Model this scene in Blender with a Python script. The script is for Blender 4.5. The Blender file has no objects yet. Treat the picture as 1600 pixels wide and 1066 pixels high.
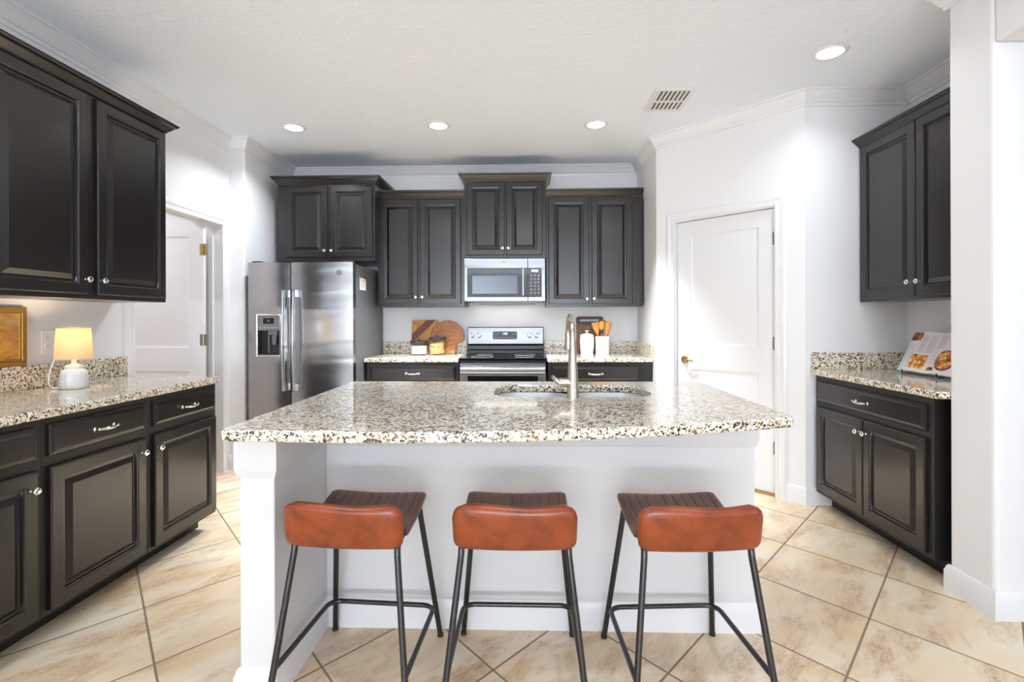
import bpy, bmesh, math, random
from mathutils import Vector, Matrix, Euler
random.seed(7)
S = bpy.context.scene
COL = S.collection

# ---------------------------------------------------------------- camera, sky, exposure
def make_camera():
    cd = bpy.data.cameras.new('camera'); co = bpy.data.objects.new('camera', cd); COL.objects.link(co)
    cd.sensor_width = 36.0; cd.sensor_fit = 'HORIZONTAL'
    cd.lens = 789.6 / 1600 * 36.0
    cd.shift_y = -(533 - 498.26) / 1600
    cd.clip_start = 0.05
    co.matrix_world = (Matrix.Translation((0, 0, 1.2571)) @ Matrix.Rotation(0.0304, 4, 'Z')
                       @ Matrix.Rotation(math.pi/2, 4, 'X') @ Matrix.Rotation(-0.0031, 4, 'Z'))
    S.camera = co
make_camera()
S.view_settings.view_transform = 'Standard'
S.view_settings.look = 'None'
S.view_settings.gamma = 1.0
S.view_settings.use_curve_mapping = False
S.view_settings.exposure = 0.50
S.cycles.max_bounces = 12
S.cycles.diffuse_bounces = 8
S.cycles.glossy_bounces = 5
S.cycles.transparent_max_bounces = 12
S.cycles.caustics_reflective = False
S.cycles.caustics_refractive = False
S.cycles.sample_clamp_indirect = 6.0

W = bpy.data.worlds.new('sky'); S.world = W; W.use_nodes = True
W.node_tree.nodes['Background'].inputs['Color'].default_value = (0.80, 0.91, 1.0, 1)
W.node_tree.nodes['Background'].inputs['Strength'].default_value = 1.4

ROOM = 2.776       # ceiling height
def area(name, loc, rot, sx, sy, power, color=(1, 1, 1), spread=math.pi):
    l = bpy.data.lights.new(name, 'AREA'); l.shape = 'RECTANGLE'; l.size = sx; l.size_y = sy
    l.energy = power; l.color = color; l.spread = spread
    o = bpy.data.objects.new(name, l); COL.objects.link(o); o.location = loc; o.rotation_euler = rot
    return o
DAY = (0.85, 0.935, 1.0)
K_WIN, K_SIDE, K_UP, K_UPSIDE, K_DOWN, K_DOWN2 = 0.10, 0.25, 0.46, 0.0, 0.80, 0.35
# daylight entering through the glazing behind the camera and beside the dining space
area('daylight_window', (-1.30, -7.60, 1.35), (math.pi/2, 0, 0), 1.9, 2.1, 250*K_WIN, DAY)
area('daylight_window', (.80, -7.60, 1.35), (math.pi/2, 0, 0), 1.9, 2.1, 250*K_WIN, DAY)
area('daylight_window', (4.68, -1.14, 1.35), (math.pi/2, 0, math.pi/2), 2.4, 2.1, 70*K_SIDE, DAY)
# fill lights added inside the panes, aimed upwards to brighten the ceiling
up = math.radians(62)
area('ceiling_fill', (-1.30, -7.44, .95), (math.pi/2+up, 0, 0), 1.9, 1.2, 400*K_UP, DAY)
area('ceiling_fill', (.80, -7.44, .95), (math.pi/2+up, 0, 0), 1.9, 1.2, 400*K_UP, DAY)
area('ceiling_fill', (4.52, -1.14, .95), (math.pi/2+up, 0, math.pi/2), 2.4, 1.2, 200*K_UPSIDE, DAY)

# ---------------------------------------------------------------- material helpers
def lin(r, g, b):
    f = lambda c: (c/255/12.92 if c/255 <= .04045 else ((c/255+.055)/1.055)**2.4)
    return (f(r), f(g), f(b), 1.0)
class N:
    def __init__(s, name):
        s.m = bpy.data.materials.new(name); s.m.use_nodes = True
        s.t = s.m.node_tree; s.b = s.t.nodes['Principled BSDF']; s.out = s.t.nodes['Material Output']
    def n(s, typ, **kw):
        o = s.t.nodes.new(typ)
        ins = kw.pop('ins', {})
        for k, v in kw.items(): setattr(o, k, v)
        for k, v in ins.items():
            if hasattr(v, 'is_linked') or isinstance(v, bpy.types.NodeSocket): s.t.links.new(v, o.inputs[k])
            else: o.inputs[k].default_value = v
        return o
    def l(s, a, b): s.t.links.new(a, b)
    def math(s, op, a, b=None, c=None, clamp=False):
        ins = {0: a}
        if b is not None: ins[1] = b
        if c is not None: ins[2] = c
        return s.n('ShaderNodeMath', operation=op, use_clamp=clamp, ins=ins).outputs[0]
    def mix(s, fac, a, b, blend='MIX'):
        o = s.n('ShaderNodeMix', data_type='RGBA', blend_type=blend)
        for k, v in ((0, fac), (6, a), (7, b)):
            if isinstance(v, bpy.types.NodeSocket): s.t.links.new(v, o.inputs[k])
            else: o.inputs[k].default_value = v
        return o.outputs[2]
    def ramp(s, fac, stops, interp='LINEAR'):
        o = s.n('ShaderNodeValToRGB', ins={0: fac}); e = o.color_ramp.elements; o.color_ramp.interpolation = interp
        while len(e) < len(stops): e.new(0.5)
        for el, (p, c) in zip(e, stops): el.position = p; el.color = c
        return o.outputs[0]
    def coord(s, scale=(1, 1, 1), rot=(0, 0, 0), which='Object'):
        tc = s.n('ShaderNodeTexCoord')
        return s.n('ShaderNodeMapping', ins={'Vector': tc.outputs[which], 'Scale': scale, 'Rotation': rot}).outputs[0]
    def noise(s, vec, scale, detail=4, rough=.55, dist=0.0):
        return s.n('ShaderNodeTexNoise', ins={'Vector': vec, 'Scale': scale, 'Detail': detail, 'Roughness': rough, 'Distortion': dist}).outputs[0]
    def bump(s, h, strength=.2, dist=.01):
        o = s.n('ShaderNodeBump', ins={'Height': h, 'Strength': strength, 'Distance': dist})
        s.l(o.outputs[0], s.b.inputs['Normal']); return o
    def set(s, **kw):
        for k, v in kw.items():
            i = s.b.inputs[k.replace('_', ' ')]
            if isinstance(v, bpy.types.NodeSocket): s.l(v, i)
            else: i.default_value = v
        return s.m
def simple(name, col, rough=.5, metal=0.0, nscale=40, nstr=.04, **kw):
    m = N(name); c = m.coord()
    nz = m.noise(c, nscale, 3)
    m.set(Base_Color=m.mix(m.math('MULTIPLY', nz, .12), col, tuple(x*.8 for x in col[:3]) + (1,)), Roughness=rough, Metallic=metal, **kw)
    if nstr: m.bump(nz, nstr, .002)
    return m.m

M = {}
# painted walls: very light grey with orange-peel
m = N('wall_paint'); c = m.coord()
m.bump(m.noise(c, 70, 3), .12, .004)
M['wall'] = m.set(Base_Color=lin(230, 230, 233), Roughness=.55)
m = N('ceiling_paint'); c = m.coord((1, 2.2, 1))
h = m.ramp(m.noise(c, 16, 3, .6, .6), [(.46, (0, 0, 0, 1)), (.58, (1, 1, 1, 1))])
m.bump(h, .18, .006)
M['ceiling'] = m.set(Base_Color=lin(237, 244, 255), Roughness=.75)
M['island'] = simple('island_paint', lin(218, 218, 220), .5, nscale=80, nstr=.06)
M['trim'] = simple('white_trim', lin(229, 229, 232), .32, nscale=60, nstr=.02)
M['doorwhite'] = simple('white_door_paint', lin(224, 224, 228), .35, nscale=90, nstr=.03)
# espresso stained wood
m = N('espresso_wood'); c = m.coord((18, 18, 1.2))
g = m.noise(c, 5, 5, .6, .3)
m.set(Base_Color=m.ramp(g, [(.3, lin(20, 16, 15)), (.7, lin(27, 22, 20))]), Roughness=m.math('MULTIPLY_ADD', g, .06, .26), Coat_Weight=.25, Coat_Roughness=.16)
m.bump(g, .02, .001); M['cab'] = m.m
m = N('espresso_dark'); c = m.coord((12, 12, 1.2)); g = m.noise(c, 5, 4)
m.set(Base_Color=m.ramp(g, [(.3, lin(16, 14, 14)), (.7, lin(26, 23, 22))]), Roughness=.45); M['cabdark'] = m.m
# granite
def granite(name):
    m = N(name); c0 = m.coord()
    d = m.n('ShaderNodeTexNoise', ins={'Vector': c0, 'Scale': 45, 'Detail': 3, 'Roughness': .6})
    off = m.n('ShaderNodeVectorMath', operation='SCALE', ins={0: d.outputs[1], 'Scale': .020}).outputs[0]
    c = m.n('ShaderNodeVectorMath', operation='ADD', ins={0: c0, 1: off}).outputs[0]
    def cells(scale, vec):
        v = m.n('ShaderNodeTexVoronoi', feature='F1', ins={'Vector': vec, 'Scale': scale, 'Randomness': 1.0})
        return m.n('ShaderNodeSeparateColor', ins={0: v.outputs['Color']}).outputs[0]
    r1 = cells(135.0, c); r2 = cells(250.0, c)
    st = m.n('ShaderNodeMapping', ins={'Vector': c, 'Scale': (.55, 1.25, 1), 'Rotation': (0, 0, .5)}).outputs[0]
    r3 = cells(165.0, st)
    big = m.noise(c0, 11, 3, .6, .5); hue = m.noise(c0, 3.2, 3)
    base = m.mix(m.ramp(hue, [(.40, (0, 0, 0, 1)), (.62, (1, 1, 1, 1))]), lin(236, 223, 198), lin(228, 208, 172))
    step = lambda x, t, w=.012: m.ramp(x, [(t-w, (1, 1, 1, 1)), (t+w, (0, 0, 0, 1))])
    k = m.math('ADD', r1, m.math('MULTIPLY_ADD', big, .50, -.25))
    col = m.mix(m.ramp(k, [(.60, (0, 0, 0, 1)), (.63, (1, 1, 1, 1))]), base, lin(238, 234, 224))
    col = m.mix(step(k, .28), col, lin(196, 184, 166))
    col = m.mix(step(k, .19), col, lin(140, 126, 110))
    col = m.mix(step(k, .095), col, lin(50, 46, 45))
    col = m.mix(step(r3, .12), col, lin(116, 102, 88))
    col = m.mix(step(r3, .045), col, lin(38, 36, 36))
    col = m.mix(step(r2, .06), col, lin(66, 58, 54))
    col = m.mix(m.ramp(r2, [(.965, (0, 0, 0, 1)), (.975, (1, 1, 1, 1))]), col, lin(186, 136, 82))
    return m.set(Base_Color=col, Roughness=.10, Coat_Weight=.3, Coat_Roughness=.03)
M['granite'] = granite('speckled_granite')
# floor tile
m = N('travertine_tile'); tc = m.n('ShaderNodeTexCoord').outputs['Object']
sx = m.n('ShaderNodeSeparateXYZ', ins={0: tc})
ys = m.math('MULTIPLY', sx.outputs[1], .886)
T = .4385; R2 = math.sqrt(.5)
p = m.math('MULTIPLY', m.math('ADD', sx.outputs[0], ys), R2)
q = m.math('MULTIPLY', m.math('SUBTRACT', ys, sx.outputs[0]), R2)
pu = m.math('DIVIDE', m.math('SUBTRACT', p, .165), T); qu = m.math('DIVIDE', m.math('SUBTRACT', q, .343), T)
def edge(u): return m.math('SUBTRACT', .5, m.math('ABSOLUTE', m.math('SUBTRACT', m.math('FRACT', u), .5)))
ed = m.math('MINIMUM', edge(pu), edge(qu))
grout = m.ramp(ed, [(.0065, (1, 1, 1, 1)), (.010, (0, 0, 0, 1))])
cell = m.n('ShaderNodeCombineXYZ', ins={0: m.math('FLOOR', pu), 1: m.math('FLOOR', qu), 2: 3.3})
wn = m.n('ShaderNodeTexWhiteNoise', noise_dimensions='3D', ins={0: cell.outputs[0]})
co = m.n('ShaderNodeVectorMath', operation='SCALE', ins={0: wn.outputs[1], 'Scale': 30.0}).outputs[0]
pq = m.n('ShaderNodeCombineXYZ', ins={0: p, 1: m.math('MULTIPLY', q, 2.4), 2: 0.0})
tv = m.n('ShaderNodeVectorMath', operation='ADD', ins={0: pq.outputs[0], 1: co}).outputs[0]
n1 = m.noise(tv, 1.8, 4, .6, .6); n2 = m.noise(tv, 2.6, 9, .68, .35); n3 = m.noise(tv, 95, 3, .6); n4 = m.noise(tv, 26, 6, .7, .5)
col = m.mix(m.ramp(n1, [(.38, (0, 0, 0, 1)), (.66, (1, 1, 1, 1))]), lin(234, 220, 197), lin(226, 199, 161))
patch = m.ramp(n2, [(.47, (0, 0, 0, 1)), (.66, (1, 1, 1, 1))])
grain = m.ramp(n4, [(.36, (0, 0, 0, 1)), (.62, (1, 1, 1, 1))])
col = m.mix(m.math('MULTIPLY', patch, m.math('MULTIPLY_ADD', grain, .72, .20)), col, lin(176, 126, 80))
col = m.mix(m.math('MULTIPLY', m.ramp(n4, [(.58, (0, 0, 0, 1)), (.72, (1, 1, 1, 1))]), .22), col, lin(198, 166, 130))
pits = m.math('MULTIPLY', m.ramp(n3, [(.58, (0, 0, 0, 1)), (.66, (1, 1, 1, 1))]), m.ramp(n2, [(.47, (0, 0, 0, 1)), (.58, (1, 1, 1, 1))]))
col = m.mix(m.math('MULTIPLY', pits, .6), col, lin(122, 94, 72))
col = m.mix(m.math('MULTIPLY', wn.outputs[0], .16), col, lin(214, 190, 160))
col = m.mix(grout, col, lin(138, 112, 92))
m.set(Base_Color=col, Roughness=m.mix(grout, (.30, .30, .30, 1), (.8, .8, .8, 1)))
m.bump(m.math('SUBTRACT', 1.0, m.math('ADD', grout, m.math('MULTIPLY', pits, .25))), .35, .003)
M['tile'] = m.m
# metals
def brushed(name, col, rough, axis, amt=.10):
    m = N(name); s = [220, 220, 220]; s[axis] = 2.0
    c = m.coord(tuple(s)); n_ = m.noise(c, 1.0, 3)
    w = m.noise(m.coord((.6, .6, 4.0)), 2.0, 1, .4, .3)
    m.set(Base_Color=col, Metallic=1.0, Roughness=m.math('MULTIPLY_ADD', n_, amt, rough))
    hh = m.math('ADD', m.math('MULTIPLY', n_, .006), w)
    m.bump(hh, .11, .05)
    return m.m
M['steel'] = brushed('brushed_steel', lin(184, 184, 186), .15, 0)
M['panelsteel'] = brushed('satin_panel_steel', lin(132, 132, 134), .26, 0)
M['sinksteel'] = simple('satin_steel', lin(238, 239, 241), .32, 1.0, nstr=.01)
M['nickel'] = simple('polished_nickel', lin(226, 224, 220), .14, 1.0, nstr=0)
M['brushnickel'] = simple('brushed_nickel', lin(196, 184, 170), .27, 1.0, nstr=.01)
M['bronze'] = simple('aged_bronze', lin(150, 118, 84), .30, 1.0, nstr=.02)
M['hinge'] = simple('satin_hinge', lin(150, 146, 138), .35, 1.0, nstr=.01)
M['brass'] = simple('antique_brass', lin(176, 150, 104), .35, 1.0, nstr=.01)
M['blackmetal'] = simple('gunmetal_tube', lin(74, 74, 76), .28, .9, nscale=25, nstr=.02)
M['greyside'] = simple('grey_enamel', lin(92, 93, 96), .42, nscale=200, nstr=.05)
M['darkplastic'] = simple('dark_plastic', lin(48, 49, 52), .35, nstr=0)
M['midplastic'] = simple('grey_plastic', lin(120, 121, 124), .4, .3, nstr=0)
M['blackglass'] = simple('black_glass', lin(12, 13, 15), .06, nstr=0)
M['greyglass'] = simple('smoked_window', lin(92, 100, 110), .14, nstr=0)
M['blackpaint'] = simple('black_enamel', lin(18, 18, 20), .25, nstr=0)
M['whitemark'] = simple('white_print', lin(236, 236, 236), .5, nstr=0)
M['greymark'] = simple('grey_print', lin(150, 150, 152), .5, nstr=0)
M['paper'] = simple('white_paper', lin(238, 238, 234), .7, nstr=.02)
M['ink'] = simple('grey_ink', lin(120, 118, 120), .7, nstr=0)
M['ceramic'] = simple('white_ceramic', lin(240, 241, 242), .18, nstr=0, Coat_Weight=.3)
M['lampceramic'] = simple('satin_white_ceramic', lin(206, 208, 210), .3, nstr=0)
M['plastic'] = simple('white_plastic', lin(238, 238, 238), .35, nstr=0)
M['slot'] = simple('dark_slot', lin(60, 58, 56), .6, nstr=0)
M['rubber'] = simple('black_rubber', lin(24, 24, 24), .6, nstr=0)
M['blackwood'] = simple('black_lid', lin(46, 42, 42), .5, nstr=.05)
M['sugar'] = simple('white_sugar', lin(226, 222, 220), .9, nscale=300, nstr=.2)
M['pasta'] = simple('dry_pasta', lin(238, 204, 128), .5, nstr=.02)
M['goldframe'] = simple('gold_frame', lin(168, 128, 62), .35, .6, nscale=80, nstr=.06)
M['bulb'] = None
def glassy(name, tint, gl=.08):
    m = N(name); t = m.n('ShaderNodeBsdfTransparent', ins={0: tint}); g = m.n('ShaderNodeBsdfGlossy', ins={0: (1, 1, 1, 1), 1: .03})
    lw = m.n('ShaderNodeLayerWeight', ins={0: .25}).outputs[1]
    f = m.math('MULTIPLY_ADD', lw, .35, gl, clamp=True)
    x = m.n('ShaderNodeMixShader', ins={0: f, 1: t.outputs[0], 2: g.outputs[0]}); m.l(x.outputs[0], m.out.inputs[0]); return m.m
M['glass'] = glassy('clear_glass', (.99, .995, .995, 1), .02)
M['pane'] = glassy('window_glass', (.98, .99, 1, 1), .04)
def emit(name, col, st):
    m = N(name); m.set(Base_Color=col, Emission_Color=col, Emission_Strength=st); return m.m
M['led'] = emit('downlight_lens', (1, .98, .95, 1), 9.0)
M['digits'] = emit('lit_digits', (.85, .95, 1, 1), 1.5)
# lamp shade: glowing linen
m = N('lamp_shade_linen'); c = m.coord((1, 1, 1)); wv = m.noise(m.coord((200, 200, 40)), 1.0, 2)
df = m.n('ShaderNodeBsdfDiffuse', ins={0: m.mix(wv, lin(240, 222, 190), lin(226, 204, 168))}); tl = m.n('ShaderNodeBsdfTranslucent', ins={0: (.66, .58, .42, 1)})
m.l(m.n('ShaderNodeMixShader', ins={0: .5, 1: df.outputs[0], 2: tl.outputs[0]}).outputs[0], m.out.inputs[0]); M['shade'] = m.m

def wood(name, a, b, scale=(3, 26, 26), rough=.42, rot=(0, 0, 0)):
    m = N(name); c = m.coord(scale, rot); n_ = m.noise(c, 1.6, 5, .6, 1.2)
    m.set(Base_Color=m.ramp(n_, [(.3, a), (.7, b)]), Roughness=rough); m.bump(n_, .06, .002); return m.m
M['acacia'] = wood('acacia_wood', lin(140, 82, 44), lin(206, 138, 82), (14, 5, 40), rot=(0, .5, 0))
M['walnut'] = wood('walnut_wood', lin(96, 62, 44), lin(160, 110, 84), (5, 20, 20))
M['walnutdark'] = wood('dark_walnut_wood', lin(70, 46, 36), lin(110, 74, 56), (4, 20, 30))
M['beech'] = wood('oiled_beech', lin(196, 124, 40), lin(232, 168, 80), (30, 30, 5))
M['threshold'] = wood('oak_threshold', lin(150, 108, 60), lin(186, 142, 88), (4, 30, 30))
# two-tone board with a diagonal dark band
m = N('striped_board_wood'); c = m.coord(); s_ = m.n('ShaderNodeSeparateXYZ', ins={0: c})
dg = m.math('SUBTRACT', s_.outputs[2], s_.outputs[0])
nz = m.noise(m.coord((14, 10, 14), (0, .8, 0)), 2.0, 4, .6, 1.0)
band = m.math('MULTIPLY', m.ramp(dg, [(.226, (0, 0, 0, 1)), (.228, (1, 1, 1, 1))]), m.ramp(dg, [(.322, (1, 1, 1, 1)), (.324, (0, 0, 0, 1))]))
gold = m.ramp(nz, [(.3, lin(176, 108, 44)), (.7, lin(222, 162, 84))]); dark = m.ramp(nz, [(.3, lin(92, 44, 30)), (.7, lin(134, 70, 48))])
m.set(Base_Color=m.mix(band, gold, dark), Roughness=.4); M['stripeboard'] = m.m
# leathers
m = N('tan_leather'); c = m.coord(); a_ = m.noise(c, 9, 4, .6, .4); b_ = m.noise(c, 260, 3)
m.set(Base_Color=m.ramp(a_, [(.3, lin(96, 38, 11)), (.5, lin(132, 56, 17)), (.72, lin(156, 72, 25))]), Roughness=m.math('MULTIPLY_ADD', a_, .15, .26), Coat_Weight=.3, Coat_Roughness=.2)
m.bump(b_, .10, .002); M['tan'] = m.m
m = N('brown_leather'); c = m.coord(); a_ = m.noise(c, 9, 4, .6, .4); b_ = m.noise(c, 260, 3)
m.set(Base_Color=m.ramp(a_, [(.3, lin(84, 46, 34)), (.7, lin(116, 66, 47))]), Roughness=m.math('MULTIPLY_ADD', a_, .15, .24), Coat_Weight=.25, Coat_Roughness=.25)
m.bump(b_, .10, .002); M['brown'] = m.m
# printed food
m = N('food_print'); c = m.coord(); v = m.n('ShaderNodeTexVoronoi', feature='SMOOTH_F1', ins={'Vector': c, 'Scale': 44.0}); nz = m.noise(c, 70, 4)
m.set(Base_Color=m.ramp(m.math('ADD', v.outputs[0], m.math('MULTIPLY', nz, .45)), [(.38, lin(246, 222, 160)), (.58, lin(236, 168, 66)), (.78, lin(196, 104, 34)), (.95, lin(104, 60, 30))]), Roughness=.35); M['food'] = m.m
m = N('food_print_dark'); c = m.coord(); v = m.n('ShaderNodeTexVoronoi', feature='SMOOTH_F1', ins={'Vector': c, 'Scale': 34.0})
m.set(Base_Color=m.ramp(v.outputs[0], [(.22, lin(206, 140, 76)), (.42, lin(140, 80, 42)), (.58, lin(52, 38, 32))]), Roughness=.35); M['fooddark'] = m.m
M['page'] = simple('glossy_page', lin(236, 226, 226), .35, nstr=0)
M['pageblue'] = simple('pale_blue_page', lin(190, 214, 226), .4, nstr=0)
M['cover'] = simple('blue_cover', lin(96, 140, 168), .45, nstr=0)
# amber art
m = N('amber_art'); c = m.coord((1, 2.0, 6)); nz = m.noise(c, 2.4, 4, .6, .8)
m.set(Base_Color=m.ramp(nz, [(.30, lin(150, 92, 30)), (.5, lin(206, 146, 58)), (.70, lin(236, 196, 116))]), Roughness=.12, Coat_Weight=.6, Coat_Roughness=.03); M['art'] = m.m

# ---------------------------------------------------------------- mesh builder
class B:
    def __init__(s): s.bm = bmesh.new()
    def box(s, x0, x1, y0, y1, z0, z1, M_=None):
        vs = [s.bm.verts.new((x, y, z)) for x in (x0, x1) for y in (y0, y1) for z in (z0, z1)]
        for f in ((0, 1, 3, 2), (4, 6, 7, 5), (0, 4, 5, 1), (2, 3, 7, 6), (0, 2, 6, 4), (1, 5, 7, 3)):
            s.bm.faces.new([vs[i] for i in f])
        if M_ is not None: bmesh.ops.transform(s.bm, matrix=M_, verts=vs)
        return s
    def prism(s, poly, a, b, axis='z', M_=None):
        mk = {'z': lambda u, v, w: (u, v, w), 'y': lambda u, v, w: (u, w, v), 'x': lambda u, v, w: (w, u, v)}[axis]
        lo = [s.bm.verts.new(mk(u, v, a)) for u, v in poly]; hi = [s.bm.verts.new(mk(u, v, b)) for u, v in poly]
        n = len(poly); s.bm.faces.new(lo[::-1]); s.bm.faces.new(hi)
        for i in range(n): s.bm.faces.new((lo[i], lo[(i+1) % n], hi[(i+1) % n], hi[i]))
        if M_ is not None: bmesh.ops.transform(s.bm, matrix=M_, verts=lo+hi)
        return s
    def lathe(s, prof, seg=24, M_=None, caps=True):     # prof: (r, z)
        rings = []; allv = []
        for r, z in prof:
            if r < 1e-6: ring = [s.bm.verts.new((0, 0, z))]
            else: ring = [s.bm.verts.new((r*math.cos(2*math.pi*k/seg), r*math.sin(2*math.pi*k/seg), z)) for k in range(seg)]
            rings.append(ring); allv += ring
        for a, b in zip(rings, rings[1:]):
            for k in range(seg):
                k2 = (k+1) % seg
                if len(a) == 1 and len(b) == 1: continue
                if len(a) == 1: s.bm.faces.new((a[0], b[k2], b[k]))
                elif len(b) == 1: s.bm.faces.new((a[k], a[k2], b[0]))
                else: s.bm.faces.new((a[k], a[k2], b[k2], b[k]))
        if caps:
            if len(rings[0]) > 1: s.bm.faces.new(rings[0][::-1])
            if len(rings[-1]) > 1: s.bm.faces.new(rings[-1])
        if M_ is not None: bmesh.ops.transform(s.bm, matrix=M_, verts=allv)
        return s
    def tube(s, pts, r, seg=10, closed=False, flat=1.0):
        pts = [Vector(p) for p in pts]; n = len(pts); rr = r if isinstance(r, (list, tuple)) else [r]*n
        tang = []
        for i in range(n):
            a = pts[(i-1) % n] if (closed or i > 0) else pts[i]; b = pts[(i+1) % n] if (closed or i < n-1) else pts[i]
            tang.append((b-a).normalized())
        up = Vector((0, 0, 1)) if abs(tang[0].z) < .9 else Vector((1, 0, 0))
        u = tang[0].cross(up).normalized(); rings = []
        for i in range(n):
            t = tang[i]; u = (u - t*u.dot(t)).normalized(); v = t.cross(u)
            rings.append([s.bm.verts.new(pts[i] + u*(rr[i]*math.cos(2*math.pi*k/seg)) + v*(rr[i]*flat*math.sin(2*math.pi*k/seg))) for k in range(seg)])
        for i in range(n if closed else n-1):
            a, b = rings[i], rings[(i+1) % n]
            for k in range(seg): s.bm.faces.new((a[k], a[(k+1) % seg], b[(k+1) % seg], b[k]))
        if not closed: s.bm.faces.new(rings[0][::-1]); s.bm.faces.new(rings[-1])
        return s
    def sweep(s, path, prof, closed=False):              # path (x,y), prof (out, z) on the right of travel
        n = len(path); st = []
        def nrm(i):
            a, b = path[i], path[(i+1) % n]; d = Vector((b[0]-a[0], b[1]-a[1])).normalized(); return Vector((d.y, -d.x))
        for i in range(n):
            if closed: n1, n2 = nrm((i-1) % n), nrm(i)
            else: n1 = nrm(i-1) if i > 0 else nrm(0); n2 = nrm(i) if i < n-1 else nrm(n-2)
            mtr = (n1+n2)/(1+n1.dot(n2))
            st.append([s.bm.verts.new((path[i][0]+mtr.x*o, path[i][1]+mtr.y*o, z)) for o, z in prof])
        k = len(prof)
        for i in range(n if closed else n-1):
            a, b = st[i], st[(i+1) % n]
            for j in range(k): s.bm.faces.new((a[j], a[(j+1) % k], b[(j+1) % k], b[j]))
        if not closed: s.bm.faces.new(st[0][::-1]); s.bm.faces.new(st[-1])
        return s
    def rings(s, x0, x1, z0, z1, rg):                    # front facing -y; rg: (inset, y) from the back edge to the centre
        prev = None
        for ins, y in rg:
            cur = [s.bm.verts.new(v) for v in ((x0+ins, y, z0+ins), (x1-ins, y, z0+ins), (x1-ins, y, z1-ins), (x0+ins, y, z1-ins))]
            if prev is None: s.bm.faces.new(cur[::-1])
            else:
                for i in range(4): s.bm.faces.new((prev[i], prev[(i+1) % 4], cur[(i+1) % 4], cur[i]))
            prev = cur
        s.bm.faces.new(prev); return s
    def build(s, name, mat, parent=None, smooth=None, bevel=0, seg=2, subsurf=0, loc=None, rot=None):
        bmesh.ops.recalc_face_normals(s.bm, faces=s.bm.faces[:])
        me = bpy.data.meshes.new(name); s.bm.to_mesh(me); s.bm.free()
        me.materials.append(M[mat] if isinstance(mat, str) else mat)
        if smooth is not None:
            for p_ in me.polygons: p_.use_smooth = True
            me.set_sharp_from_angle(angle=math.radians(smooth))
        o = bpy.data.objects.new(name, me); COL.objects.link(o)
        if parent is not None: o.parent = parent
        if loc is not None: o.location = loc
        if rot is not None: o.rotation_euler = rot
        if bevel:
            b = o.modifiers.new('bevel', 'BEVEL'); b.width = bevel; b.segments = seg; b.limit_method = 'ANGLE'; b.angle_limit = math.radians(35)
        if subsurf:
            b = o.modifiers.new('smooth', 'SUBSURF'); b.levels = subsurf; b.render_levels = subsurf
        return o
def tag(o, label, cat, group=None):
    o['label'] = label; o['category'] = cat
    if group: o['group'] = group
    return o
def thing(name, label, cat, loc=(0, 0, 0), rz=0.0, group=None):
    o = bpy.data.objects.new(name, None); COL.objects.link(o); o.empty_display_size = .05
    o.location = loc; o.rotation_euler = (0, 0, rz); return tag(o, label, cat, group)
def struct(o): o['kind'] = 'structure'; return o
def copy_tree(o, parent=None):
    c = o.copy(); COL.objects.link(c)
    if parent is not None: c.parent = parent
    for ch in list(o.children): copy_tree(ch, c)
    return c
def arc(cx, cy, r, a0, a1, n): return [(cx+r*math.cos(math.radians(a0+(a1-a0)*i/n)), cy+r*math.sin(math.radians(a0+(a1-a0)*i/n))) for i in range(n+1)]
def rrect(x0, x1, y0, y1, r, n=5):
    return arc(x1-r, y0+r, r, -90, 0, n)+arc(x1-r, y1-r, r, 0, 90, n)+arc(x0+r, y1-r, r, 90, 180, n)+arc(x0+r, y0+r, r, 180, 270, n)
def text(name, s, size, mat, parent, M_, align='CENTER'):
    cu = bpy.data.curves.new(name, 'FONT'); cu.body = s; cu.size = size; cu.align_x = align; cu.align_y = 'CENTER'; cu.extrude = .0004
    t = bpy.data.objects.new(name, cu); COL.objects.link(t)
    me = bpy.data.meshes.new_from_object(t.evaluated_get(bpy.context.evaluated_depsgraph_get()))
    bpy.data.objects.remove(t); me.transform(M_); me.materials.clear(); me.materials.append(M[mat])
    o = bpy.data.objects.new(name, me); COL.objects.link(o); o.parent = parent; return o
RX = Matrix.Rotation(math.pi/2, 4, 'X')      # lays +z profiles along -y (towards a cabinet's viewer)
def T_(x, y, z): return Matrix.Translation((x, y, z))
HP = math.pi/2

# ---------------------------------------------------------------- the setting
XL, XA, YA, YB, XD, YD, XK, YF, XR = -2.51, -2.376, 4.183, 5.045, 1.088, 4.287, 1.866, 3.453, 2.539
PX, P1, P2 = 1.944, 2.3925, 2.162
YS, XE = -7.5, 4.6                          # rear (dining) space
struct(B().box(-4.5, XE+.3, YS-.3, 5.3, -.12, 0).build('floor', 'tile'))
struct(B().box(-4.5, XE+.3, YS-.3, 5.3, ROOM, ROOM+.12).build('ceiling', 'ceiling'))
D0, D1, DH = 3.139, 4.069, 2.035             # side doorway
b = B(); b.box(XL-.12, XL, YS, D0-.02, 0, ROOM); b.box(XL-.12, XL, D0-.02, D1+.02, DH+.02, ROOM); b.box(XL-.12, XL, D1+.02, YA, 0, ROOM)
struct(b.build('wall_left', 'wall'))
struct(B().box(XL-.12, XA, YA, YB, 0, ROOM).build('wall_alcove', 'wall', bevel=.012, seg=3))
struct(B().box(XL-.12, XD+.12, YB, YB+.14, 0, ROOM).build('wall_back', 'wall'))
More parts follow.
